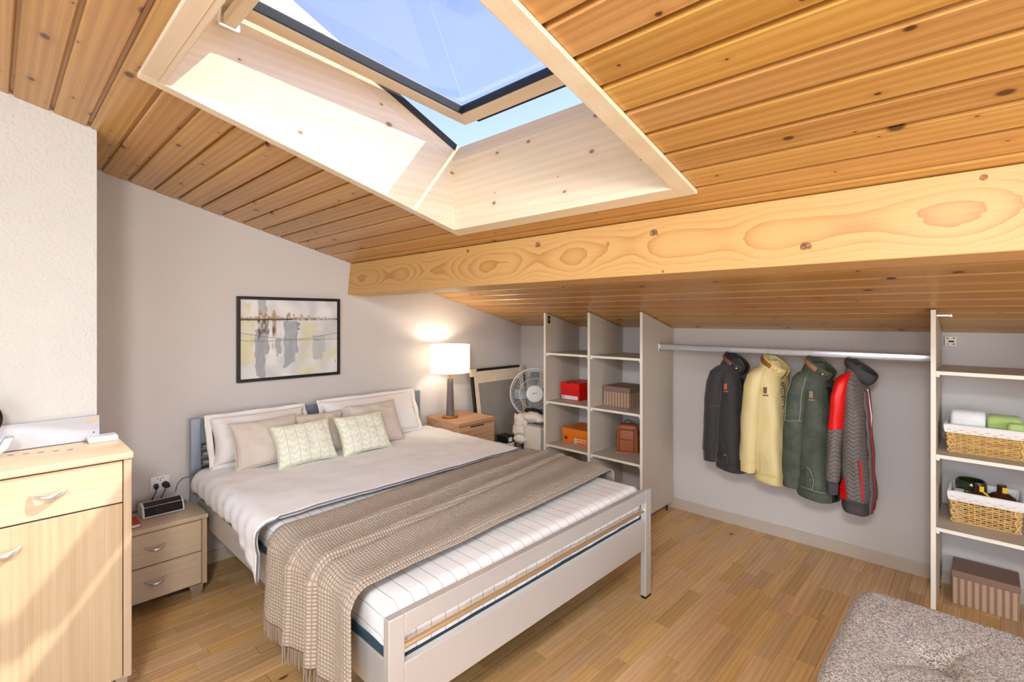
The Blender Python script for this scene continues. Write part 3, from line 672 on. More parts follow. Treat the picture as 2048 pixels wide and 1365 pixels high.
# nightstand on the left of the bed
NX0, NX1, NY0, NY1, NZ = -3.462, -3.185, .385, .842, .445
ns = thing('nightstand', 'low pale birch nightstand with two drawers between chest and bed', 'nightstand', (-3.35, .6, 0), 'bedside nightstands')
G().box((NX0, NY0-.004, NZ-.026), (NX1+.010, NY1+.004, NZ), .006, 3).obj('top_board', mt['birch'], ns, smooth=40)
for y0, y1 in ((NY0, NY0+.024), (NY1-.026, NY1)): G().box((NX0, y0, .052), (NX1, y1, NZ-.026), .004).obj('side_panel', mt['birch_v'], ns)
G().box((NX0, NY0+.024, .055), (NX0+.01, NY1-.026, NZ-.026)).obj('back_panel', mt['birch_v'], ns)
for z0, z1 in ((.242, NZ-.031), (.060, .237)):
    d = G().box((NX1-.02, NY0+.027, z0), (NX1-.002, NY1-.029, z1), .002).obj('drawer', mt['birch'], ns)
    bow_handle(d, .555, .645, NX1-.002, (z0+z1)/2+.012, mt['bright'], .012, .0075)
for y in (NY0+.03, NY1-.085):
    g = G(); g.prism([(NX1-.05, y+.012, 0), (NX1-.05, y+.062, 0), (NX1-.05, y+.068, .055), (NX1-.05, y, .055)], (.044, 0, 0), bev=.002); g.obj('leg', mt['brushed'], ns)
    G().box((NX0+.01, y+.01, 0), (NX0+.05, y+.06, .055), .002).obj('leg', mt['brushed'], ns)
# alarm clock
ck = thing('alarm_clock', 'black fronted alarm clock radio in a white case on the left nightstand', 'clock', (-3.42, .66, NZ))
def ckp(y): return [(-3.495, y, NZ+.001), (-3.375, y, NZ+.001), (-3.366, y, NZ+.012), (-3.385, y, NZ+.050), (-3.42, y, NZ+.062), (-3.47, y, NZ+.056), (-3.497, y, NZ+.03)]
G().prism(ckp(.578), (0, .172, 0), bev=.004).obj('case', mt['white'], ck, smooth=40)
def on_face(y0, y1, s0, s1, off, name, m, parent):
    a, b = V((-3.3655, 0, NZ+.012)), V((-3.3845, 0, NZ+.050)); n = V((.9, 0, .44)).normalized()*off
    return G().prism([a.lerp(b, s0)+n+V((0,y0,0)), a.lerp(b, s0)+n+V((0,y1,0)), a.lerp(b, s1)+n+V((0,y1,0)), a.lerp(b, s1)+n+V((0,y0,0))], V((.9,0,.44)).normalized()*.0012).obj(name, m, parent)
face = on_face(.586, .742, .02, 1.0, .0012, 'display', mt['gloss_black'], ck)
led = plain('dim_red_led', srgb(52,10,12), .3, emit=(srgb(150,20,24), .03))
for k, y in enumerate((.632, .650, .672, .690)):
    for (s0, s1, a, b) in ((.28, .32, 0, .011), (.50, .54, 0, .011), (.72, .76, 0, .011), (.28, .76, 0, .0018), (.28, .76, .0095, .011)):
        on_face(y+a, y+b, s0, s1, .0026, 'digit_segment', led, face)
G().prism([(-3.3875, .588, NZ+.0525), (-3.3875, .742, NZ+.0525), (-3.425, .742, NZ+.0645), (-3.425, .588, NZ+.0645)], (0, 0, .0012)).obj('button_strip', mt['gloss_black'], ck)
G().tube([(-3.49, .59, NZ+.012), (-3.515, .56, NZ+.004), (-3.51, .50, NZ+.003), (-3.50, .40, NZ+.003)], .0025, 6).obj('power_cable', mt['black'], ck, smooth=60)
ck.location.x += .045; ck.scale = (1.14, 1.14, 1.14)
bk = thing('book', 'red covered paperback lying at the front left of the nightstand', 'book', (-3.27, .46, NZ))
G().box((-3.36, .42, NZ+.0035), (-3.225, .540, NZ+.017)).obj('pages', mt['white'], bk)
for z in (NZ+.0005, NZ+.017): G().box((-3.363, .418, z), (-3.222, .543, z+.003), .0008).obj('cover', plain('red_cover', srgb(196,16,22), .4), bk)
so = thing('wall_socket', 'white wall socket with two black plugs above the left nightstand', 'socket', (XA, .69, .57))
G().box((XA+.0005, .640, .525), (XA+.010, .735, .612), .003).obj('face_plate', mt['white'], so)
for dy, dz in ((-.012, .02), (.002, .018), (.014, .022), (.0, .008)): G().lathe([(0,0),(.003,0),(.003,.001),(0,.001)], (XA+.010, .688+dy, .578+dz), 10, axis=(1,0,0)).obj('pin_hole', mt['rubber'], so)
for y, r in ((.668, .013), (.712, .018)):
    pl = G().lathe([(0,0),(r,.0),(r*1.02,.02),(r*.6,.042),(.004,.046),(0,.046)], (XA+.010, y, .560), 14, axis=(.9,-.1 if y < .69 else .15,-.15)).obj('plug', mt['black'], so, smooth=50)
    G().tube([(XA+.05, y-.005, .555), (XA+.055, y-.01, .53), (XA+.035, y-.02, .50), (XA+.02, y-.03, .45)], .0028, 6).obj('plug_cable', mt['black'], pl, smooth=60)
wc = G().tube([(XA+.008, .765, .50), (XA+.010, .775, .545), (XA+.010, .80, .572), (XA+.010, .835, .574)], .002, 6).obj('thin_cable', plain('grey_cable', srgb(120,120,124), .5), None, loc=(XA, .80, .5), smooth=60)
tag(wc, 'thin grey cable curving up the wall behind the headboard corner', 'cable')

# ================================================================== RIGHT OF BED
RX0, RX1, RY0, RY1, RZ = -3.49, -3.07, 2.592, 3.0, .695
rn = thing('bedside_cabinet', 'knotty oak bedside cabinet under the lit lamp', 'nightstand', (-3.27, 2.8, 0), 'bedside nightstands')
G().box((RX0, RY0, .05), (RX1-.02, RY1, RZ-.03), .003).obj('body', mt['oak'], rn)
G().box((RX0, RY0-.004, RZ-.03), (RX1+.004, RY1+.004, RZ), .004).obj('top_board', mt['oak'], rn)
for z0, z1 in ((.375, RZ-.036), (.06, .368)):
    d = G().box((RX1-.02, RY0+.004, z0), (RX1, RY1-.004, z1), .002).obj('drawer', mt['oak'], rn)
    G().box((RX1-.002, 2.72, z1-.018), (RX1+.006, 2.87, z1-.004), .002).obj('finger_pull', plain('bronze_pull', srgb(96,64,46), .5), d)
for x in (RX0+.01, RX1-.06):
    for y in (RY0+.02, RY1-.06): G().box((x, y, 0), (x+.04, y+.04, .05)).obj('leg', mt['oak'], rn)
LX, LY = -3.325, 2.715
lp = thing('table_lamp', 'lit table lamp with a white drum shade and grey tapered column', 'lamp', (LX, LY, RZ))
G().lathe([(0,0),(.066,0),(.068,.003),(.068,.013),(.062,.017),(0,.017)], (LX,LY,RZ+.0005), 36).obj('base', mt['brass'], lp, smooth=40)
G().lathe([(0,0),(.037,0),(.034,.04),(.026,.30),(.0245,.318),(0,.318)], (LX,LY,RZ+.017), 14).obj('column', plain('smoky_ceramic', srgb(112,102,98), .18, coat=.6), lp)
G().lathe([(0,0),(.022,0),(.022,.006),(.008,.009),(.008,.016),(.012,.02),(.012,.03),(.005,.034),(.005,.075),(0,.075)], (LX,LY,RZ+.335), 20).obj('neck', mt['brass'], lp, smooth=40)
SZ0, SZ1, SR = 1.082, 1.318, .168
m_, nt_, b_ = mk('lit_shade_cloth')
b_.inputs['Base Color'].default_value = srgb(250,246,238); b_.inputs['Roughness'].default_value = .9
b_.inputs['Emission Color'].default_value = (1,.95,.88,1); b_.inputs['Emission Strength'].default_value = .9
tr_ = nd(nt_, 'ShaderNodeBsdfTranslucent'); tr_.inputs[0].default_value = srgb(252,246,236); mx_ = nd(nt_, 'ShaderNodeMixShader'); mx_.inputs[0].default_value = .55
nt_.links.new(b_.outputs[0], mx_.inputs[1]); nt_.links.new(tr_.outputs[0], mx_.inputs[2]); nt_.links.new(mx_.outputs[0], nt_.nodes['Material Output'].inputs[0])
n = 48
sh = G().loft([[(LX+r*math.cos(2*math.pi*k/n), LY+r*math.sin(2*math.pi*k/n), z) for k in range(n)] for r, z in ((SR, SZ0), (SR, SZ1), (SR-.003, SZ1), (SR-.003, SZ0), (SR, SZ0))], True, False).obj('shade', m_, lp, smooth=40)
for a in (0, 2.09, 4.19): G().tube([(LX, LY, SZ1-.03), (LX+(SR-.003)*math.cos(a), LY+(SR-.003)*math.sin(a), SZ1-.006)], .0015, 5).obj('spider_wire', mt['brass'], sh)
G().lathe([(0,0),(.012,0),(.014,.02),(.03,.06),(.03,.075),(.018,.098),(0,.105)], (LX,LY,1.115), 20).obj('bulb', plain('glowing_bulb', srgb(255,240,215), .3, emit=((1,.86,.66,1), 12)), lp, smooth=60)
lo = light('lamp_light', 'POINT', 6.5, (LX, LY, 1.20), (0,0,-1), (1,.87,.70), shadow_soft_size=.04)
lo.parent = lp; lo.location = (0, 0, 1.235-RZ)
# picture
m_, nt_, b_ = mk('abstract_paint'); at = nd(nt_, 'ShaderNodeAttribute', attribute_name='paint'); nt_.links.new(at.outputs['Color'], b_.inputs['Base Color']); b_.inputs['Roughness'].default_value = .45
pc = thing('framed_picture', 'abstract grey and ochre waterside painting in a thin black frame', 'picture', (XA, 1.45, 1.4))
PY0, PY1, PZ0, PZ1 = 1.102, 1.812, 1.123, 1.690
for a, b in (((PY0, PZ0), (PY0+.02, PZ1)), ((PY1-.02, PZ0), (PY1, PZ1)), ((PY0+.02, PZ0), (PY1-.02, PZ0+.02)), ((PY0+.02, PZ1-.02), (PY1-.02, PZ1))):
    G().box((XA+.001, a[0], a[1]), (XA+.026, b[0], b[1]), .0015).obj('frame_side', mt['art_black'], pc)
NU, NV = 170, 132
cv = G().grid(lambda u, v: V((XA+.016, PY0+.018+(PY1-PY0-.036)*u, PZ0+.018+(PZ1-PZ0-.036)*v)), NU, NV).obj('canvas', m_, pc)
def paint(u, v):
    """v up; horizon at .74"""
    q = lambda *c: V(srgb(*c)[:3])
    n = lambda a, b, s=0: mnoise.noise(V((u*a+s, v*b, s*1.7)))
    c = q(228,226,224).lerp(q(205,203,202), max(0, min(1, .5+n(9, 3, 1)))).lerp(q(240,238,236), max(0, n(5, 9, 4)))
    def blend(col, k): nonlocal c; c = c.lerp(col, max(0, min(1, k)))
    H = .745
    blend(q(214,206,150), (.75+n(6,8,8))*(1 if u < .13+.02*n(3,9,2) and .18 < v < H else 0)*.8)
    blend(q(212,206,140), .8*(1 if u < .1 and v > .80 and v < .95 else 0)*(.5+n(12,6,3)))
    blend(q(222,216,160), (n(4,5,20)+.25)*.8*(1 if .55 < u < .85 and v < .35 else 0)); blend(q(216,212,158), (n(5,5,30)+.1)*1.1*(1 if u > .5 and v < .7 else 0))
    for x0, x1, v0, v1, cc in ((.14,.27,0,.62,(156,160,164)), (.42,.56,.15,.72,(160,166,172)), (.34,.39,.26,.5,(166,168,170)), (.72,.86,.2,.53,(186,187,188)), (.17,.25,.80,1,(176,180,186)), (.68,.75,.76,1,(206,204,208))):
        e = .018*n(3, 9, x0*9); w = (x1-x0)*.15*(v-v0)
        if x0+e-w*.3 < u < x1+e-(.03 if v < .3 else 0)-.04*max(0,.35-v) and v0+.05*n(14,2,5) < v < v1: blend(q(*cc), .92+.2*n(20,8,2))
    blend(q(120,96,50), (1 if (.30 < u < .345 and .32 < v < H) else 0)*(.3+n(30,9,6))); blend(q(90,84,62), (1 if .165+.01*n(5,20) < u < .265 and .52+.08*n(25,1) < v < H else 0)*(.75+n(40,14,9)))
    sk = .035+.06*max(0, mnoise.noise(V((u*26, 2, 1))))+.13*math.exp(-((u-.245)/.012)**2)+.10*math.exp(-((u-.19)/.02)**2)+.08*math.exp(-((u-.32)/.02)**2)+.06*math.exp(-((u-.47)/.02)**2)
    if H < v < H+sk*(1-.55*max(0, u-.62)/.38): blend(q(168,124,52) if u < .68 else q(160,150,120), .55+n(60,30,1)*.9)
    blend(q(46,44,42), (1-abs(v-H)/(.018+.022*max(0, mnoise.noise(V((u*30,5,5))))))*(1.2 if u < .5 else .7+n(40,3,2)))
    for a, b in ((.56, -.10), (.50, .08)):
        if abs(v-(a+b*(u-.2)-.05*math.sin(u*3))) < .004: blend(q(90,88,86), .7)
    if .555 < u < .585 and .60 < v < .70 and (int(v*80) % 2 or u < .56): blend(q(50,48,46), .85)
    return c
ca = cv.data.color_attributes.new('paint', 'FLOAT_COLOR', 'POINT')
for i in range(NU+1):
    for j in range(NV+1):
        c = paint(i/NU, j/NV); ca.data[i*(NV+1)+j].color = (max(0,c.x), max(0,c.y), max(0,c.z), 1)
# ================================================================== CLOSET UNDER THE SLOPE
YF, YW = 3.34, 3.832
def upright(parent, x0, x1, z0=.05):
    t0, t1 = roof(YF)-.006, roof(YW)-.006
    p = G().prism([(x0, YF+.002, z0), (x0, YW, z0), (x0, YW, t1), (x0, YF+.002, t0)], (x1-x0, 0, 0)).obj('side_panel', mt['panel'], parent)
    G().prism([(x0, YF, z0), (x0, YF+.002, z0), (x0, YF+.002, t0), (x0, YF, t0+.0005)], (x1-x0, 0, 0)).obj('edge_band', mt['edge'], p)
    for y in (YF+.06, YW-.08): G().lathe([(0,0),(.008,0),(.008,z0),(0,z0)], ((x0+x1)/2, y, .0005), 10).obj('foot', mt['rubber'], p)
    return p
def shelf(parent, x0, x1, z, front=YF+.010, th=.018):
    s = G().box((x0, front+.002, z-th), (x1, YW-.002, z), .0).obj('shelf', mt['panel'], parent)
    G().box((x0, front, z-th), (x1, front+.002, z)).obj('edge_band', mt['edge'], s)
    for x, dx in ((x0, .014), (x1, -.014)):
        G().box((min(x, x+dx), front-.004, z-th-.012), (max(x, x+dx), front+.02, z-th-.0003), .002).obj('shelf_pin', mt['white'], s)
    return s
X1a, X1b, X2a, X2b, X3a, X3b, X4a, X4b, X5a = -2.803, -2.782, -2.340, -2.317, -1.868, -1.847, -.2055, -.185, .44
cl = thing('closet_shelving', 'open closet shelving of two bays with three upright boards under the eaves', 'shelving', (-2.3, 3.6, 0))
for a, b in ((X1a, X1b), (X2a, X2b), (X3a, X3b)): upright(cl, a, b)
for a, b in ((X1b, X2a), (X2b, X3a)):
    for z in (1.243, .823, .446): shelf(cl, a, b, z)
h = G().box((X1b, YF+.03, 1.50), (X1b+.006, YF+.058, 1.565), .001).obj('hinge_plate', mt['black'], cl)
G().box((X1b+.006, YF+.038, 1.52), (X1b+.010, YF+.05, 1.545), .001).obj('hinge_slot', mt['brushed'], h)
cr = thing('closet_side_shelving', 'narrow open closet bay with three shelves at the right edge', 'shelving', (.1, 3.6, 0))
upright(cr, X4a, X4b); upright(cr, X5a, X5a+.02)
for z in (1.275, .847, .472): shelf(cr, X4b, X5a, z)
h = G().box((X4b, YF+.02, 1.555), (X4b+.05, YF+.032, 1.566), .002).obj('hinge_arm', mt['brushed'], cr)
G().box((X4b+.05, YF+.018, 1.552), (X4b+.062, YF+.034, 1.567), .003).obj('hinge_cup', mt['chrome'], h)
br = G().box((X4b+.012, YW+.008, 1.385), (X4b+.062, YW+.0175, 1.440), .001).obj('wall_bracket', mt['edge'], cr)
for dx, dz, w, hh in ((.018, .022, .024, .009), (.010, .008, .007, .006), (.037, .008, .007, .006), (.010, .042, .007, .006), (.037, .042, .007, .006)):
    G().box((X4b+.012+dx-.002, YW+.0065, 1.385+dz), (X4b+.012+dx-.002+w, YW+.0082, 1.385+dz+hh)).obj('slot', mt['rubber'], br)
ro = thing('clothes_rail', 'silver clothes rail spanning the closet between the upright boards', 'rail', (-1, 3.64, 1.32))
G().box((X3b+.003, 3.590, 1.300), (X4a-.006, 3.612, 1.346), .009, 3).obj('bar', plain('silver_rail', srgb(206,212,220), .25, .6), ro, smooth=40)
G().box((X4a-.010, 3.582, 1.285), (X4a-.0005, 3.62, 1.352), .002).obj('bracket', mt['white'], ro)
G().box((X3b+.0005, 3.582, 1.290), (X3b+.008, 3.62, 1.352), .002).obj('bracket', mt['brushed'], ro)

# ------------------------------------------------------------------ coats
def sup(a, b, th, e=2.6):
    c, s = math.cos(th), math.sin(th); return (a*math.copysign(abs(c)**(2/e), c), b*math.copysign(abs(s)**(2/e), s))
def lerpk(tab, t):
    for (t0, *a), (t1, *b) in zip(tab, tab[1:]):
        if t <= t1: k = (t-t0)/(t1-t0); k = k*k*(3-2*k)*.5+k*.5; return [x+(y-x)*k for x, y in zip(a, b)]
    return tab[-1][1:]
def coat(name, label, x, L, mats, depth=1.0, sleeve_len=.93, style='jacket', ztop=1.266, y=3.60, seed=0, turn=0):
    """garment on a hanger: local +X is its front, local Y runs along the shoulders"""
    root = bpy.data.objects.new(name, None); COL.objects.link(root); root.empty_display_size = .05; ORG[root] = V((0,0,0))
    root.matrix_world = Matrix.Translation((x, y, ztop)) @ Matrix.Rotation(math.radians(turn), 4, 'Z')
    tag(root, label, 'coat', 'garments hanging on the clothes rail')
    D = depth
    tab = [(0, .012, .050*D, .062), (.05, .014, .062*D, .105), (.11, .016, .080*D, .150), (.18, .020, .095*D, .165), (.35, .024, .108*D, .165), (.65, .030, .122*D, .168), (.88, .034, .130*D, .170), (.915, .034, .126*D, .166), (.93, .034, .116*D, .158), (.985, .034, .114*D, .156), (1, .034, .108*D, .150)]
    n = 40
    def ring(t):
        cx, a, b = lerpk(tab, t); b *= .86; out = []
        for k in range(n):
            th = 2*math.pi*k/n; px_, py_ = sup(a, b, th)
            w = (mnoise.noise(V((math.cos(th)*2+seed, math.sin(th)*2, t*5)))*.010+mnoise.noise(V((math.cos(th)*5+seed, math.sin(th)*5, t*9)))*.004)*min(1, t*4)
            r = math.hypot(px_, py_) or 1; out.append(V((cx+px_*(1+w/r), py_*(1+w/r), -t*L-.012*math.cos(th)*min(1, t*2))))
        return out
    def surf(x_, z_):
        t = -z_/L; cx, a, b = lerpk(tab, max(0, min(1, t))); b *= .86; q = max(0, 1-abs((x_-cx)/a)**2.6); return -b*q**(1/2.6)-.010
    ts = [i/30*.91 for i in range(31)]
    G().loft([ring(t) for t in ts], True, False).obj('body', mats['body'], root, smooth=70)
    G().loft([ring(t) for t in (.90, .915, .93, .95, .97, .985, 1)], True, False).obj('hem_band', mats['hem'], root, smooth=70)
    def sleeve(sg):
        s0 = sg
        stab = [(0, -.004, .105, -.055, .045*D, .03), (.07, -.012, .140, -.095, .060*D, .048), (.2, -.026, .168, -.20, .063*D, .052), (.5, -.040, .180, -.45, .060*D, .050), (.86, -.048, .186, -.74, .058*D, .047), (.90, -.049, .186, -.775, .057*D, .046), (.915, -.049, .186, -.787, .050*D, .041), (1, -.050, .186, -.86, .049*D, .040)]
        def rg(t):
            cx, cy, cz, a, b = lerpk(stab, t); cz *= L*sleeve_len/.86
            out = []
            for k in range(22):
                th = 2*math.pi*k/22; w = mnoise.noise(V((math.cos(th)*2, math.sin(th)*2+seed, t*7)))*.006
                out.append(V((cx+(a+w)*math.cos(th), s0*cy*.86+(b*.9+w)*math.sin(th), cz+.012*math.cos(th)*(1-t))))
            return out
        return rg
    for sg in (-1, 1):
        rg = sleeve(sg)
        if style == 'quilt':
            up = G().loft([rg(i/12*.46) for i in range(13)], True, True).obj('sleeve_top', mats['shoulder'], root, smooth=70)
            G().loft([rg(.455+i/14*.44) for i in range(15)], True, False).obj('sleeve', mats['quilt'], root, smooth=70)
        else:
            G().loft([rg(i/24*.90) for i in range(25)], True, False).obj('sleeve', mats['body'], root, smooth=70)
        G().loft([rg(.895+i/6*.105) for i in range(7)], True, True).obj('cuff', mats['hem'], root, smooth=70)
    # stand collar, open at the front and higher at the back
    def coll(u, v):
        th = math.pi+(u-.5)*2*math.pi*.94
        lo_ = V((.030+.062*math.cos(th), .068*math.sin(th), -.055-.062*math.cos(th))); hi = V((.058+.072*math.cos(th), .072*math.sin(th), -.012-.052*math.cos(th)+.004))
        p = lo_.lerp(hi, v); p += V((math.cos(th), math.sin(th), 0))*.008*math.sin(math.pi*v); return p
    co = G().grid(coll, 40, 6).obj('collar', mats['collar'], root, smooth=70); solid(co, .008)
    if 'trim' in mats:
        def pch(u0, u1, v0, v1, off, nm, m):
            def f(u, v):
                a, b = u0+(u1-u0)*u, v0+(v1-v0)*v; p = coll(a, b); th = math.pi+(a-.5)*2*math.pi*.94
                return p+V((math.cos(th), math.sin(th), .3)).normalized()*off
            o = G().grid(f, 8, 3).obj(nm, m, co, smooth=70); solid(o, .003); return o
        pch(.60, .80, .12, .80, .0075, 'collar_patch', mats['trim'])
        tb = pch(.83, .93, .35, .75, .0075, 'collar_tab', mats['body'])
        p = coll(.88, .55)+V((.004, -.016, .004)); G().lathe([(0,0),(.006,0),(.006,.003),(0,.004)], p, 12, axis=(.5,-.8,.3)).obj('snap', mt['brass'], tb, smooth=50)
    # front closure
    fr_ = []
    for i in range(26):
        t = .16+.83*i/25; cx, a, b = lerpk(tab, t); fr_.append((t, cx+a+.004, -.022))
    def plk(u, v):
        i = u*25; k = min(24, int(i)); t, xx, yy = [p+(q-p)*(i-k) for p, q in zip(fr_[k], fr_[k+1])]
        return V((xx+.003-.02*v*v*.4+.003*math.sin(u*40)*v, yy-.030*v, -t*L-.010))
    pk = G().grid(plk, 50, 4).obj('front_placket', mats['placket'], root, smooth=70); solid(pk, .006)
    G().tube([plk(u/40, 0)+V((.004, .004, 0)) for u in range(41)], .0035, 6).obj('zipper', mats.get('zip', mt['black']), pk, smooth=60)
    def patch(poly, off, nm, m, th=.003, par=root):
        pts = [V((a, surf(a, b)-off, b)) for a, b in poly]; return G().prism(pts, (0, -th, 0)).obj(nm, m, par)
    def seam(poly, nm, m, r=.0013, par=root, off=.002):
        pts = []
        for (a, b), (c, d_) in zip(poly, poly[1:]):
            for k in range(7): q = k/7; pts.append(V((a+(c-a)*q, surf(a+(c-a)*q, b+(d_-b)*q)-off, b+(d_-b)*q)))
        return G().tube(pts, r, 5).obj(nm, m, par, smooth=60)
    if style == 'jacket':
        z0 = -.60*L/.8
        pf = patch([(.040, z0), (.062, z0-.006), (.085, z0-.075), (.078, z0-.135), (.040, z0-.135)], .003, 'pocket_flap', mats['body'])
        seam([(.042, z0-.002), (.062, z0-.008), (.084, z0-.075), (.077, z0-.132), (.042, z0-.132)], 'pocket_stitching', mats['stitch'], par=pf, off=.008)
        p = V((.066, surf(.066, z0-.075)-.006, z0-.075)); G().lathe([(0,0),(.0065,0),(.0065,.003),(0,.0045)], p, 12, axis=(.3,-1,0)).obj('pocket_button', mats.get('button', mt['brass']), pf, smooth=50)
        patch([(.055, -.165), (.072, -.165), (.072, -.205), (.055, -.205)], .003, 'chest_tab', mats['tab'])
        patch([(.052, -.214), (.080, -.214), (.080, -.222), (.052, -.222)], .003, 'chest_lettering', mats['tab'], .0015)
        rg = sleeve(-1)
        def sl(t, k): return rg(t)[k]+V((0, -.002, 0))
        G().tube([sl(.42, k)+V((0,-.001,0)) for k in range(11, 22)], .0013, 5).obj('sleeve_stitching', mats['stitch'], root)
        if 'denim' in name: 
            G().tube([sl(.08+.34*k/12, 14) for k in range(13)], .0014, 5).obj('sleeve_stitching', mats['stitch'], root); G().tube([sl(.08+.34*k/12, 20) for k in range(13)], .0014, 5).obj('sleeve_stitching', mats['stitch'], root)
            G().tube([v+V((v.x*.01, -.001, 0)) for v in ring(.918)], .0015, 5, closed=True).obj('hem_stitching', mats['stitch'], root)
    else:
        seam([(.085, -.14), (.105, -.30), (.098, -.42)], 'white_drawcord', mt['white'], .0035, off=.004)
        patch([(.078, -.50*L/.8), (.084, -.50*L/.8), (.098, -.70*L/.8), (.094, -.72*L/.8)], .004, 'red_insert', mats['shoulder']); patch([(-.02, -.66*L/.8), (.012, -.60*L/.8), (.024, -.72*L/.8), (-.02, -.725*L/.8)], .004, 'red_insert', mats['shoulder'])
    # wire hanger holding it
    hg = bpy.data.objects.new('coat_hanger', None); COL.objects.link(hg); hg.empty_display_size = .03; hg.matrix_world = root.matrix_world; ORG[hg] = V((0,0,0))
    tag(hg, 'clear plastic hanger holding the '+label.split(',')[0].split(' on ')[0].split(' with ')[0], 'hanger', 'hangers on the clothes rail')
    zr = 1.346-ztop
    G().tube([(0, 0, -.03), (0, 0, .02), (-.001, -.010, .03), (0, -.013, zr-.005), (0, -.010, zr+.006), (0, 0, zr+.009), (0, .012, zr+.004), (0, .014, zr-.012)], .0016, 6).obj('hook', mt['clear'], hg, smooth=60)
    G().tube([(0, -.13, -.10), (0, -.07, -.055), (0, 0, -.03), (0, .07, -.055), (0, .13, -.10)], .005, 8).obj('arm', mt['clear'], hg, smooth=60)
    return root
def denim(name, c1, c2, sc=420):
    m, nt, b = mk(name); v = coord(nt); n_ = noise(nt, v, sc, 2); n2_ = noise(nt, v, 12, 2)
    f = math_(nt, 'ADD', math_(nt, 'MULTIPLY', n_, .7), math_(nt, 'MULTIPLY', n2_, .3)); nt.links.new(ramp(nt, f, [(.38, c1), (.62, c2)]), b.inputs['Base Color']); b.inputs['Roughness'].default_value = .9; bump(nt, b, n_, .3, .001); return m
def chevron(name, c1, c2):
    m, nt, b = mk(name); tc = nd(nt, 'ShaderNodeTexCoord'); sp = nd(nt, 'ShaderNodeSeparateXYZ'); nt.links.new(tc.outputs['Object'], sp.inputs[0])
    zig = math_(nt, 'ABSOLUTE', math_(nt, 'SUBTRACT', math_(nt, 'FRACT', math_(nt, 'DIVIDE', sp.outputs[0], .05)), .5))
    f = math_(nt, 'FRACT', math_(nt, 'ADD', math_(nt, 'DIVIDE', sp.outputs[2], .024), math_(nt, 'MULTIPLY', zig, 1.6)))
    h_ = math_(nt, 'ABSOLUTE', math_(nt, 'SUBTRACT', f, .5)); nt.links.new(mixc(nt, math_(nt, 'MULTIPLY', h_, 2), c1, c2), b.inputs['Base Color']); b.inputs['Roughness'].default_value = .55
    bump(nt, b, h_, .8, -.006); return m
def spots(name, c1, c2):
    m, nt, b = mk(name); n_ = noise(nt, coord(nt), 130, 2); nt.links.new(ramp(nt, n_, [(.47, c1), (.53, c2)]), b.inputs['Base Color']); b.inputs['Roughness'].default_value = .8; return m
blk = plain('black_nylon', srgb(44,42,43), .75, bscale=25, bstr=.3, bdist=.004, sheen=.3); brn = plain('brown_corduroy', srgb(122,82,66), .8)
stB = plain('dark_thread', srgb(96,82,72), .8)
coat('black_jacket', 'black zip jacket with a brown lined collar, first coat on the rail', -1.305, .765, dict(body=blk, hem=blk, collar=plain('black_collar', srgb(48,42,46), .6), trim=brn, placket=plain('black_flap', srgb(18,18,18), .6), stitch=stB, tab=plain('rust_tab', srgb(160,80,40), .6)), depth=.92, seed=1, turn=-14)
crm = plain('cream_nylon', srgb(226,206,148), .5, bscale=22, bstr=.35, bdist=.005)
coat('cream_jacket', 'cream padded jacket with a tan collar patch beside the black jacket', -1.055, .79, dict(body=crm, hem=plain('cream_hem', srgb(228,208,146), .6, bscale=60, bstr=.5, bdist=.006), collar=plain('cream_collar', srgb(222,196,128), .6), trim=plain('tan_patch', srgb(150,96,44), .8), placket=spots('speckled_lining', srgb(70,60,48), srgb(206,186,132)), stitch=plain('cream_thread', srgb(236,224,186), .8), tab=plain('brown_tab', srgb(120,74,36), .7), button=plain('horn_button', srgb(206,190,150), .3), zip=plain('tan_zip', srgb(170,130,80), .5)), depth=.92, seed=4, turn=-14)
dg_ = denim('dark_green_denim', srgb(54,60,50), srgb(98,105,92)); 
coat('denim_jacket', 'dark green denim jacket with pale stitching, third coat on the rail', -.795, .835, dict(body=dg_, hem=dg_, collar=denim('green_collar', srgb(62,66,52), srgb(102,104,84)), trim=plain('salmon_patch', srgb(176,120,92), .8), placket=plain('black_green_flap', srgb(24,28,24), .7), stitch=plain('pale_thread', srgb(168,178,156), .8), tab=plain('tan_tab', srgb(150,120,92), .7), button=plain('copper_button', srgb(150,76,36), .4)), depth=.93, seed=8, turn=-14)
rd = plain('red_nylon', srgb(228,10,8), .45, bscale=20, bstr=.3, bdist=.004); dk = plain('charcoal_rib', srgb(68,64,66), .8, bscale=300, bstr=.4)
coat('quilted_jacket', 'grey quilted jacket with red shoulders, last coat on the rail', -.588, .865, dict(body=chevron('grey_chevron_body', srgb(112,102,96), srgb(92,84,80)), quilt=chevron('grey_chevron', srgb(122,112,106), srgb(96,88,84)), shoulder=rd, hem=dk, collar=dk, placket=plain('grey_flap', srgb(104,96,92), .6), stitch=stB, zip=plain('red_zip', srgb(200,20,24), .5)), depth=.60, sleeve_len=.88, style='quilt', seed=13, turn=-8)

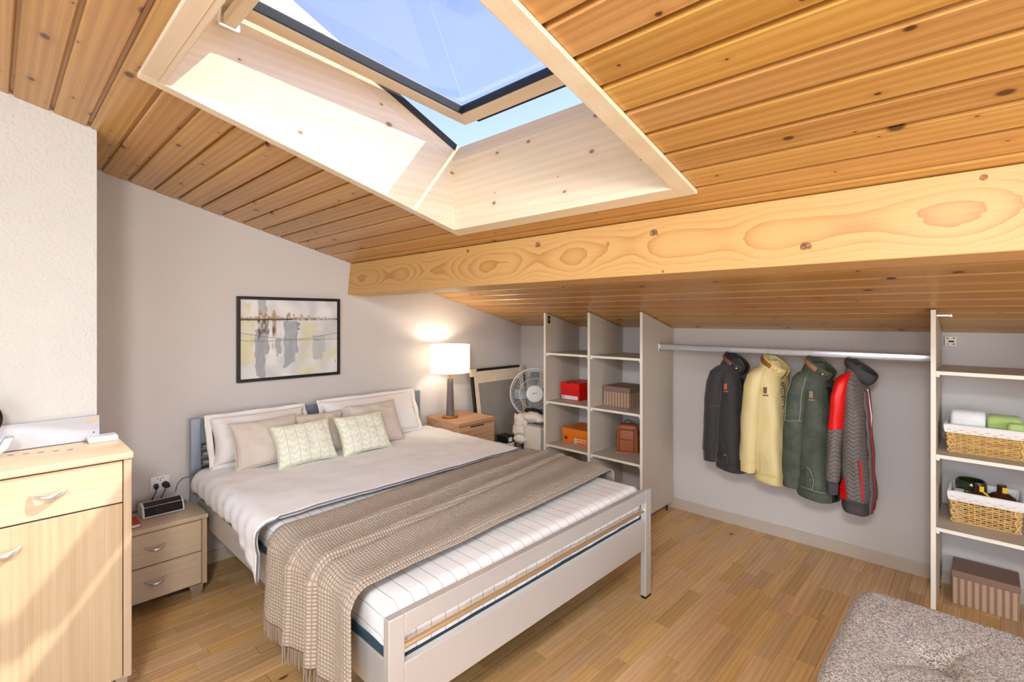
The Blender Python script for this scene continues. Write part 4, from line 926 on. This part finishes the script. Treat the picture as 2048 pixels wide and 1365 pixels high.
# ------------------------------------------------------------------ boxes on the shelves
def carton(name, label, x0, x1, y0, y1, z, h, mb, ml, lidh, cat='box', group=None):
    t = thing(name, label, cat, ((x0+x1)/2, (y0+y1)/2, z), group); z += .0006
    G().box((x0+.003, y0+.003, z), (x1-.003, y1-.003, z+h-.004), .0015).obj('body', mb, t); G().box((x0, y0, z+h-lidh), (x1, y1, z+h), .002).obj('lid', ml, t); return t
pap = plain('white_label', srgb(236,232,232), .6); ink = plain('grey_print', srgb(150,158,172), .6)
t = carton('shoe_box', 'red shoe box with a white label strip on the middle shelf', -2.752, -2.548, 3.515, 3.80, .823, .150, mt['red'], plain('red_lid', srgb(236,14,10), .45), .052, group='shoe boxes on the closet shelves')
lb = G().box((-2.742, 3.5168, .829), (-2.566, 3.5178, .861)).obj('label_strip', pap, t)
for k in range(2):
    for j in range(3): G().box((-2.736+.015*k, 3.5160, .834+.008*j), (-2.725+.015*k, 3.5169, .840+.008*j)).obj('print_mark', ink, lb)
G().prism([(-2.668+.014*math.cos(math.pi*k/8+math.pi), 3.5145, .9735+.012*math.sin(math.pi*k/8+math.pi)) for k in range(9)], (0, .0006, 0)).obj('finger_notch', plain('dark_red', srgb(130,0,0), .6), t)
t = carton('shoe_box', 'orange shoe box with a dark oval emblem on the lower shelf', -2.732, -2.40, 3.510, 3.80, .446, .128, mt['orange'], plain('orange_lid', srgb(244,132,26), .5), .055, group='shoe boxes on the closet shelves')
G().prism([(-2.692+.018*math.cos(2*math.pi*k/20), 3.5122, .488+.014*math.sin(2*math.pi*k/20)) for k in range(20)], (0, .0006, 0)).obj('oval_emblem', plain('maroon_print', srgb(96,34,10), .6), t)
lb = G().box((-2.60, 3.5120, .450), (-2.575, 3.5128, .495)).obj('label_strip', pap, t); G().box((-2.575, 3.5120, .489), (-2.47, 3.5128, .495)).obj('label_edge', pap, t)
for k in range(4): G().box((-2.597, 3.5112, .455+.009*k), (-2.579, 3.5121, .460+.009*k)).obj('print_mark', ink, lb)
for k in range(4): G().box((-2.565+.022*k, 3.5120, .466), (-2.551+.022*k, 3.5128, .478)).obj('print_mark', pap, lb)
def stripebox(name, label, x0, x1, y0, y1, z, h, lidh, group):
    ma = plain('taupe_stripe', srgb(146,116,96), .65); mb = plain('sand_stripe', srgb(190,158,130), .65)
    t = thing(name, label, 'box', ((x0+x1)/2, (y0+y1)/2, z), group); z += .0006
    G().box((x0+.003, y0+.003, z), (x1-.003, y1-.003, z+h-.004), .0015).obj('body', ma, t); G().box((x0, y0, z+h-lidh), (x1, y1, z+h), .0025).obj('lid', mt['brownlid'], t)
    n_ = 9; p = (x1-x0-.006)/n_
    for k in range(n_): G().box((x0+.003+p*(k+.15), y0+.0022, z+.001), (x0+.003+p*(k+.70), y0+.0032, z+h-lidh)).obj('stripe', mb, t)
    n_ = 8; p = (y1-y0-.006)/n_
    for k in range(n_): G().box((x1-.0032, y0+.003+p*(k+.15), z+.001), (x1-.0022, y0+.003+p*(k+.70), z+h-lidh)).obj('stripe', mb, t)
    return t
stripebox('storage_box', 'brown striped storage box with a plain lid on the middle shelf', -2.298, -2.050, 3.505, 3.79, .823, .162, .045, 'striped storage boxes')
stripebox('storage_box', 'brown striped storage box standing on the floor in the right bay', -.135, .128, 3.60, 3.81, 0, .180, .038, 'striped storage boxes')
# backpack
bp = thing('backpack', 'small tan leather backpack on the lower closet shelf', 'bag', (-2.12, 3.62, .446))
g = G(); prof = [(0, .88), (.02, .98), (.08, 1.0), (.5, .97), (.85, .93), (.96, .86), (1.0, .72)]
n = 28
g.loft([[(-2.132+sup(.092*s, .060*s, 2*math.pi*k/n, 4)[0], 3.625+sup(.092*s, .060*s, 2*math.pi*k/n, 4)[1], .4475+t_*.225) for k in range(n)] for t_, s in prof]); g.obj('body', mt['tan'], bp, smooth=50)
fp = G().box((-2.190, 3.548, .462), (-2.072, 3.574, .646), .008, 3).obj('front_panel', mt['tan'], bp, smooth=40)
for z in (.634, .556): G().box((-2.192, 3.5455, z), (-2.070, 3.5485, z+.007), .001).obj('panel_seam', mt['darktan'], fp)
for x in (-2.1925, -2.0735): G().box((x, 3.547, .462), (x+.004, 3.551, .646), .001).obj('panel_piping', mt['darktan'], fp)
G().tube([(-2.132+.034*math.cos(math.pi*k/12), 3.63, .668+.038*math.sin(math.pi*k/12)) for k in range(13)], .0045, 8).obj('grab_handle', mt['darktan'], bp, smooth=60)
for sx in (-1, 1): G().tube([(-2.132+sx*.088, 3.64, .615), (-2.132+sx*.100, 3.66, .56), (-2.132+sx*.102, 3.66, .49), (-2.132+sx*.094, 3.64, .452)], .006, 8).obj('strap', mt['darktan'], bp, smooth=60)
G().box((-2.225, 3.556, .4468), (-2.04, 3.69, .452), .002).obj('base', plain('pale_base', srgb(196,150,120), .6), bp)
bp.rotation_euler.z = math.radians(20)
# wicker baskets
def basket(label, x0, x1, y0, y1, z, h, lip, seed):
    t = thing('wicker_basket', label, 'basket', ((x0+x1)/2, (y0+y1)/2, z), 'lined wicker baskets'); z += .0008
    flare = .012
    def peri(s, zz, off=0):
        k = (zz-z)/h; e = flare*k+off; a0, a1, b0, b1 = x0+flare-e, x1-flare+e, y0+flare-e, y1-flare+e; w, d_ = a1-a0, b1-b0; P_ = 2*(w+d_); q = s*P_
        if q < w: return V((a0+q, b0, zz)), V((0,-1,0))
        q -= w
        if q < d_: return V((a1, b0+q, zz)), V((1,0,0))
        q -= d_
        if q < w: return V((a1-q, b1, zz)), V((0,1,0))
        q -= w; return V((a0, b1-q, zz)), V((-1,0,0))
    zt = z+h-lip*.35
    g = G(); rows = 14; N_ = 88; stakes = 44
    for r in range(rows):
        zz = z+.004+(zt-z-.006)*r/(rows-1); pts = []
        for k in range(N_):
            p, nn = peri((k+.5)/N_, zz); pts.append(p+nn*.0034*math.sin(math.pi*stakes*k/N_+(math.pi if r % 2 else 0)+.8))
        g.tube(pts, .0038 if r % 4 else .0050, 5, closed=True)
    g.obj('weave', mt['wicker'], t, smooth=70, kind='stuff')
    g = G()
    for k in range(stakes):
        s = (k+.25)/stakes; a, _ = peri(s, z+.002); b, _ = peri(s, zt); g.tube([a, b], .0026, 5)
    g.obj('stakes', mt['wicker'], t, smooth=70, kind='stuff')
    for xx, dx in ((x0+flare*.6, 1), (x1-flare*.6, -1)):
        for k in range(3):
            za, zb = z+.006+(zt-z)*k/3.1, z+.006+(zt-z)*(k+1)/3.1
            G().tube([(xx+dx*.001, y0+.003, za), (xx+dx*.024, y0+.001, zb)], .0032, 6).obj('lattice_strand', mt['wicker'], t, smooth=60); G().tube([(xx+dx*.024, y0+.001, za), (xx+dx*.001, y0+.003, zb)], .0032, 6).obj('lattice_strand', mt['wicker'], t, smooth=60)
    G().box((x0+.012, y0+.012, z), (x1-.012, y1-.012, z+.004)).obj('base', mt['wicker'], t)
    rings = []
    for off, zz in ((.004, z+h-lip), (.007, z+h-lip*.5), (.006, z+h-.004), (.0, z+h), (-.006, z+h-.004), (-.007, z+h-lip)):
        rings.append([peri(k/64, min(zz, z+h), off)[0]+V((0, 0, mnoise.noise(V((k*.4, seed, 0)))*.0008)) for k in range(64)])
    G().loft(rings, True, False).obj('cloth_liner', mt['liner'], t, smooth=70)
    return t
basket('lined wicker basket holding folded towels on the middle right shelf', -.155, .155, 3.455, 3.70, .847, .148, .045, 1)
basket('lined wicker basket holding dark jars on the lower right shelf', -.143, .135, 3.50, 3.74, .472, .165, .050, 5)
def towel(label, c, w, d_, h, m, ry=0):
    t = thing('folded_towel', label, 'towel', c, 'towels in the upper basket'); cx, cy, cz = c
    n_ = 26
    def rg(s, q):
        return [(cx+s, cy+sup(d_/2*q, h/2*q, 2*math.pi*k/n_, 3.4)[0], cz+h/2+sup(d_/2*q, h/2*q, 2*math.pi*k/n_, 3.4)[1]) for k in range(n_)]
    G().loft([rg(-w/2, .80), rg(-w/2+.006, .95), rg(-w/2+.016, 1), rg(w/2-.016, 1), rg(w/2-.006, .95), rg(w/2, .80)]).obj('roll', m, t, smooth=60)
    G().box((cx-w/2+.01, cy-d_/2-.0005, cz+h*.62), (cx+w/2-.01, cy-d_/2+.02, cz+h*.66), .003).obj('fold', m, t, smooth=50); return t
towel('folded white towel in the upper basket', (-.068, 3.565, .925), .135, .14, .138, mt['towel'])
towel('folded light green towel in the upper basket', (.068, 3.60, .925), .125, .13, .122, mt['greentowel'])
towel('small rolled light green towel at the right end of the upper basket', (.108, 3.505, .925), .058, .06, .100, mt['greentowel'])
def jar(name, label, c, prof, m, extra=None, sx=1.0):
    t = thing(name, label, 'jar', c, 'jars in the lower basket'); o = G().lathe(prof, (0,0,0), 30); o.xf(Matrix.Translation(c) @ Matrix.Diagonal((sx,1,1,1))); o.obj('vessel', m, t, smooth=45); return t
B2 = .478
t = jar('glass_bowl', 'wide dark green glass bowl at the back of the lower basket', (-.058, 3.665, B2), [(0,0),(.05,0),(.060,.03),(.064,.15),(.066,.165),(.064,.185),(.058,.193),(.052,.188),(.050,.15),(0,.14)], mt['greenglass'])
G().lathe([(.0648,.155),(.0662,.163),(.0640,.172),(.0630,.163),(.0648,.155)], (-.058,3.665,B2), 30).obj('rim_band', mt['dkbrown'], t, smooth=50)
G().prism([(-.10, 3.6135, B2+.125), (-.045, 3.5995, B2+.120), (-.02, 3.609, B2+.130), (-.045, 3.5995, B2+.150), (-.085, 3.6055, B2+.147)], (0,-.0008,0)).obj('leaf_print', mt['leafgreen'], t)
for nm, cx, cy, s, lab in (('stoppered_jar', -.026, 3.575, 1, 'squat brown stoppered jar with a yellow tag at the front of the lower basket'), ('stoppered_jar', .060, 3.63, 1.12, 'larger brown stoppered jar with a yellow tag at the right of the lower basket')):
    t = jar(nm, lab, (cx, cy, B2), [(0,0),(.042*s,0),(.047*s,.02),(.047*s,.118),(.050*s,.128),(.048*s,.138),(.030*s,.155),(.017*s,.163),(.016*s,.19),(.018*s,.195),(.016*s,.2),(0,.2)], mt['dkbrown'])
    G().box((cx+.002, cy-.0195*s, B2+.163), (cx+.020, cy-.0165*s, B2+.192), .0005).obj('yellow_tag', mt['yellow'], t)
    if cx < 0: G().prism([(cx+.012, cy-.0195, B2+.165), (cx+.022, cy-.017, B2+.165), (cx+.046, cy-.030, B2+.146), (cx+.036, cy-.033, B2+.143)], (0,-.001,0)).obj('yellow_ribbon', mt['yellow'], t)
bx = G().box((-.122, 3.545, B2), (-.085, 3.60, B2+.152), .003).obj('white_carton', mt['white'], None, loc=(-.10, 3.57, B2)); tag(bx, 'small white carton at the left inside the lower basket', 'box')

# ------------------------------------------------------------------ corner behind the lamp
pf = thing('stretcher_frame', 'back of a dark framed canvas leaning in the corner', 'frame', (-3.3, 3.42, 0))
lean = Matrix.Translation((-3.292, 3.43, .005)) @ Matrix.Rotation(math.radians(-8.5), 4, 'Y') 
def lbox(x0, x1, y0, y1, z0, z1, nm, m, par, bev=.002): return G().box((x0,y0,z0),(x1,y1,z1), bev).xf(lean).obj(nm, m, par)
FH, FWD = 1.075, .36
for y0, y1 in ((-FWD, -FWD+.022), (FWD-.022, FWD)): lbox(-.03, 0, y0, y1, .07, FH-.07, 'frame_side', mt['art_black'], pf)
for z0 in (0, FH-.022): lbox(-.03, 0, -FWD+.06, FWD-.06, z0, z0+.022, 'frame_side', mt['art_black'], pf)
for y in (-FWD, FWD-.06):
    for z in (0, FH-.07): lbox(-.032, .003, y-.002, y+.062, z-.0, z+.072, 'corner_guard', mt['stretcher'], pf, .004)
for a in ((-FWD+.024, -FWD+.075, .024, FH-.024), (FWD-.075, FWD-.024, .024, FH-.024)): lbox(-.02, -.004, *a, 'stretcher_bar', mt['stretcher'], pf)
for z in (.024, FH-.135): lbox(-.02, -.0045, -FWD+.075, FWD-.075, z, z+.11, 'stretcher_bar', mt['stretcher'], pf)
lbox(-.018, -.010, -FWD+.07, FWD-.07, .10, FH-.12, 'canvas_back', mt['grey_canvas'], pf)
for k in range(4): lbox(-.004, -.001, -FWD+.074, -FWD+.082, .25+.2*k, .258+.2*k, 'staple', mt['brushed'], pf, 0)
FC = V((-3.085, 3.545, .835)); FA = (V((0,0,1.1))-FC); FA.z = 0; FA.normalize(); FE = V((0,0,1)).cross(FA); FU = V((0,0,1))
fan = thing('desk_fan', 'white pedestal fan with a round wire guard behind the closet upright', 'fan', (FC.x, FC.y, 0))
def fpt(a, r, d_=0): return FC+FE*r*math.cos(a)+FU*r*math.sin(a)+FA*d_
FR = .232
for r, d_, th in ((FR, 0, .006), (FR*.62, .045, .0022), (FR*.93, .022, .0018)):
    G().tube([fpt(2*math.pi*k/48, r, d_) for k in range(48)], th, 6, closed=True).obj('guard_ring', mt['white'], fan, smooth=60)
g = G()
for k in range(72):
    a = 2*math.pi*k/72; g.tube([fpt(a, .070, .050), fpt(a+.1, FR*.62, .046), fpt(a+.16, FR*.93, .022), fpt(a+.18, FR, 0)], .0009, 4)
for k in range(36):
    a = 2*math.pi*k/36; g.tube([fpt(a, FR, 0), fpt(a, FR*.8, -.05), fpt(a, .05, -.06)], .0009, 4)
g.obj('guard_wires', mt['white'], fan, kind='stuff')
hb = G().lathe([(0,.0),(.078,.0),(.080,.008),(.074,.014),(.056,.015),(.054,.012),(0,.012)], FC+FA*.045, 32, axis=FA).obj('hub_cap', mt['white'], fan, smooth=40)
for k in range(6):
    c = FC+FA*.0576+FE*(-.024+.0085*k)+FU*(.004+.0008*k); g = G(); g.prism([c-FE*.003-FU*.003, c+FE*.003-FU*.003, c+FE*.003+FU*.0035, c-FE*.003+FU*.0035], FA*.0006); g.obj('brand_mark', mt['black'], hb)
bl_m = plain('smoke_blade', srgb(120,128,134), .2, coat=.4)
for k in range(4):
    a0 = math.radians(104+90*k)
    def bl(u, v, a0=a0):
        r = .045+.155*u; w = (.25+.22*math.sin(math.pi*min(1, u*.8+.2))); a = a0+w*(v-.5)*1.7-.25*u; return fpt(a, r, -.005+.028*(v-.5))
    o = G().grid(bl, 10, 8).obj('blade', bl_m, fan, smooth=60); solid(o, .002)
G().lathe([(0,0),(.05,0),(.055,.05),(.04,.11),(0,.12)], FC-FA*.065, 24, axis=-FA).obj('motor_housing', mt['white'], fan, smooth=45)
cc = FC-FA*.12
G().tube([(cc.x, cc.y, .03), (cc.x, cc.y, .78)], .014, 12).obj('pole', mt['white'], fan, smooth=60); G().lathe([(0,0),(.12,0),(.12,.012),(.03,.03),(0,.032)], (cc.x, cc.y, .0005), 32).obj('base', mt['white'], fan, smooth=40)
bn = thing('storage_bin', 'tall white storage bin below the fan', 'bin', (-2.96, 3.42, 0))
G().box((-3.06, 3.36, .001), (-2.86, 3.55, .57), .006).obj('body', mt['offwhite'], bn)
G().box((-3.064, 3.356, .570), (-2.856, 3.554, .588), .003).obj('lid', plain('grey_lid', srgb(160,152,144), .5), bn)
pj = thing('puffer_jacket', 'cream puffer jacket dumped over the white bin below the fan', 'coat', (-3.05, 3.40, .59))
rp = random.Random(5)
def lump(c, r, sx, sy, sz, nm, m, seed):
    g = G(); bmesh.ops.create_icosphere(g.b, subdivisions=3, radius=1)
    for v in g.b.verts:
        k = 1+.34*mnoise.noise(v.co*2.0+V((seed,0,0)))+.16*mnoise.noise(v.co*5+V((0,seed,0))); v.co = V((v.co.x*sx*k, v.co.y*sy*k, v.co.z*sz*k))*r+V(c)
    return g.obj(nm, m, pj, smooth=75)
puf = plain('cream_puffer', srgb(226,214,200), .6, bscale=30, bstr=.4, bdist=.006)
for i, (c, r, sx, sy, sz) in enumerate((((-2.99,3.40,.645),.10,1,.7,.5), ((-3.09,3.36,.60),.10,.7,.6,.7), ((-3.10,3.345,.52),.09,.75,.55,.62), ((-3.09,3.34,.44),.085,.75,.5,.55), ((-2.92,3.42,.635),.09,.9,.8,.42))): lump(c, r, sx, sy, sz, 'quilted_panel', puf, i*3.1)
lump((-3.16, 3.37, .54), .05, .5, .5, 2.2, 'sleeve', puf, 30); lump((-3.01, 3.43, .685), .07, 1.3, .7, .45, 'black_lining', plain('black_lining', srgb(14,14,16), .7), 17)
lump((-3.085, 3.315, .33), .055, .75, .4, 1.6, 'dark_sleeve', plain('maroon_mesh', srgb(84,68,70), .8), 23)
pr = thing('labelled_carton', 'low white carton with a black banded label beside the leaning canvas', 'box', (-3.2, 3.32, 0))
G().box((-3.28, 3.235, .001), (-3.16, 3.345, .40), .003).obj('carton', mt['offwhite'], pr); bnd = G().box((-3.282, 3.233, .40), (-3.158, 3.347, .462), .002).obj('black_band', mt['black'], pr)
G().box((-3.158, 3.262, .412), (-3.157, 3.312, .448)).obj('label', pap, bnd)

# ------------------------------------------------------------------ ottoman
def tweed():
    m, nt, b = mk('grey_tweed'); v = coord(nt)
    w1 = nd(nt, 'ShaderNodeTexVoronoi'); w1.inputs['Scale'].default_value = 300; nt.links.new(v, w1.inputs['Vector']); sp = nd(nt, 'ShaderNodeSeparateColor'); nt.links.new(w1.outputs['Color'], sp.inputs[0])
    col = ramp(nt, sp.outputs[0], [(.0, srgb(92,82,78)), (.35, srgb(150,138,130)), (.65, srgb(196,184,172)), (1.0, srgb(232,222,208))])
    nt.links.new(col, b.inputs['Base Color']); b.inputs['Roughness'].default_value = .95; b.inputs['Sheen Weight'].default_value = .2
    bump(nt, b, math_(nt, 'SUBTRACT', 1.0, w1.outputs['Distance']), .8, .004); return m
TX0, TX1, TY0, TY1, TZ = -.385, .16, 1.70, 2.45, .455
ot = thing('ottoman', 'grey tweed ottoman with one tufted button at the lower right', 'ottoman', (-.1, 2.08, 0)); tm = tweed()
bcx, bcy = -.118, 2.09
def ott(u, v):
    a, b = 2*u-1, 2*v-1; m_ = max(abs(a), abs(b))
    r, h_ = .05, .27
    if m_ < .72: k = m_/.72; s = k; zz = 0
    elif m_ < .88: th = (m_-.72)/.16*math.pi/2; s = None; zz = -r*(1-math.cos(th)); ex = r*math.sin(th)
    else: s = None; zz = -r-(m_-.88)/.12*h_; ex = r
    d_ = V((a, b, 0))/m_ if m_ > 1e-6 else V((1, 0, 0)); e = 9.0
    q = max(1e-6, abs(d_.x)**e+abs(d_.y)**e)**(-1/e); d_ = d_*q
    W_, D_ = (TX1-TX0)/2, (TY1-TY0)/2
    if s is not None: p = V((d_.x*s*(W_-r), d_.y*s*(D_-r), 0))
    else: p = V((d_.x*(W_-r+ex), d_.y*(D_-r+ex), zz))
    p += V(((TX0+TX1)/2, (TY0+TY1)/2, TZ))
    dd = math.hypot((p.x-bcx), (p.y-bcy)); 
    if zz > -.05:
        p.z -= .045*math.exp(-(dd/.045)**2)+.018*math.exp(-(dd/.16)**2); p.z += .012
        for an in (1.0, 2.5, 4.1, 5.5): 
            px_ = (p.x-bcx)*math.cos(an)+(p.y-bcy)*math.sin(an); py_ = -(p.x-bcx)*math.sin(an)+(p.y-bcy)*math.cos(an)
            if px_ > 0: p.z -= .010*math.exp(-(py_/.016)**2)*math.exp(-(px_/.16)**2)
    return p
G().grid(ott, 100, 100).obj('cushion', tm, ot, smooth=80)
G().lathe([(0,0),(.016,.0),(.018,.005),(.012,.010),(0,.012)], (bcx, bcy, TZ-.052), 20).obj('button', tm, ot, smooth=60)
G().box((TX0+.03, TY0+.03, .09), (TX1-.03, TY1-.03, .14)).obj('frame', mt['darktan'], ot)
for x in (TX0+.06, TX1-.06):
    for y in (TY0+.06, TY1-.06): G().lathe([(0,0),(.014,0),(.022,.09),(0,.09)], (x, y, .0005), 14).obj('leg', mt['darktan'], ot, smooth=40)

# ------------------------------------------------------------------ flush ceiling lamp added out of view to brighten the room
cp = thing('added_ceiling_lamp', 'round white flush lamp added on the sloping ceiling behind the camera', 'lamp', (.1, -.55, 2.5)); cn = V((0, -K, -1)).normalized()
G().lathe([(0,0),(.30,0),(.30,.02),(.28,.03),(0,.03)], V((.1, -.55, roof(-.55)-.001)), 36, axis=cn).obj('base', mt['white'], cp, smooth=40)
G().lathe([(0,.03),(.27,.03),(.26,.06),(.20,.085),(0,.095)], V((.1, -.55, roof(-.55)-.001)), 36, axis=cn).obj('diffuser', plain('glowing_diffuser', srgb(250,246,238), .4, emit=((1,.97,.92,1), 2.0)), cp, smooth=60)
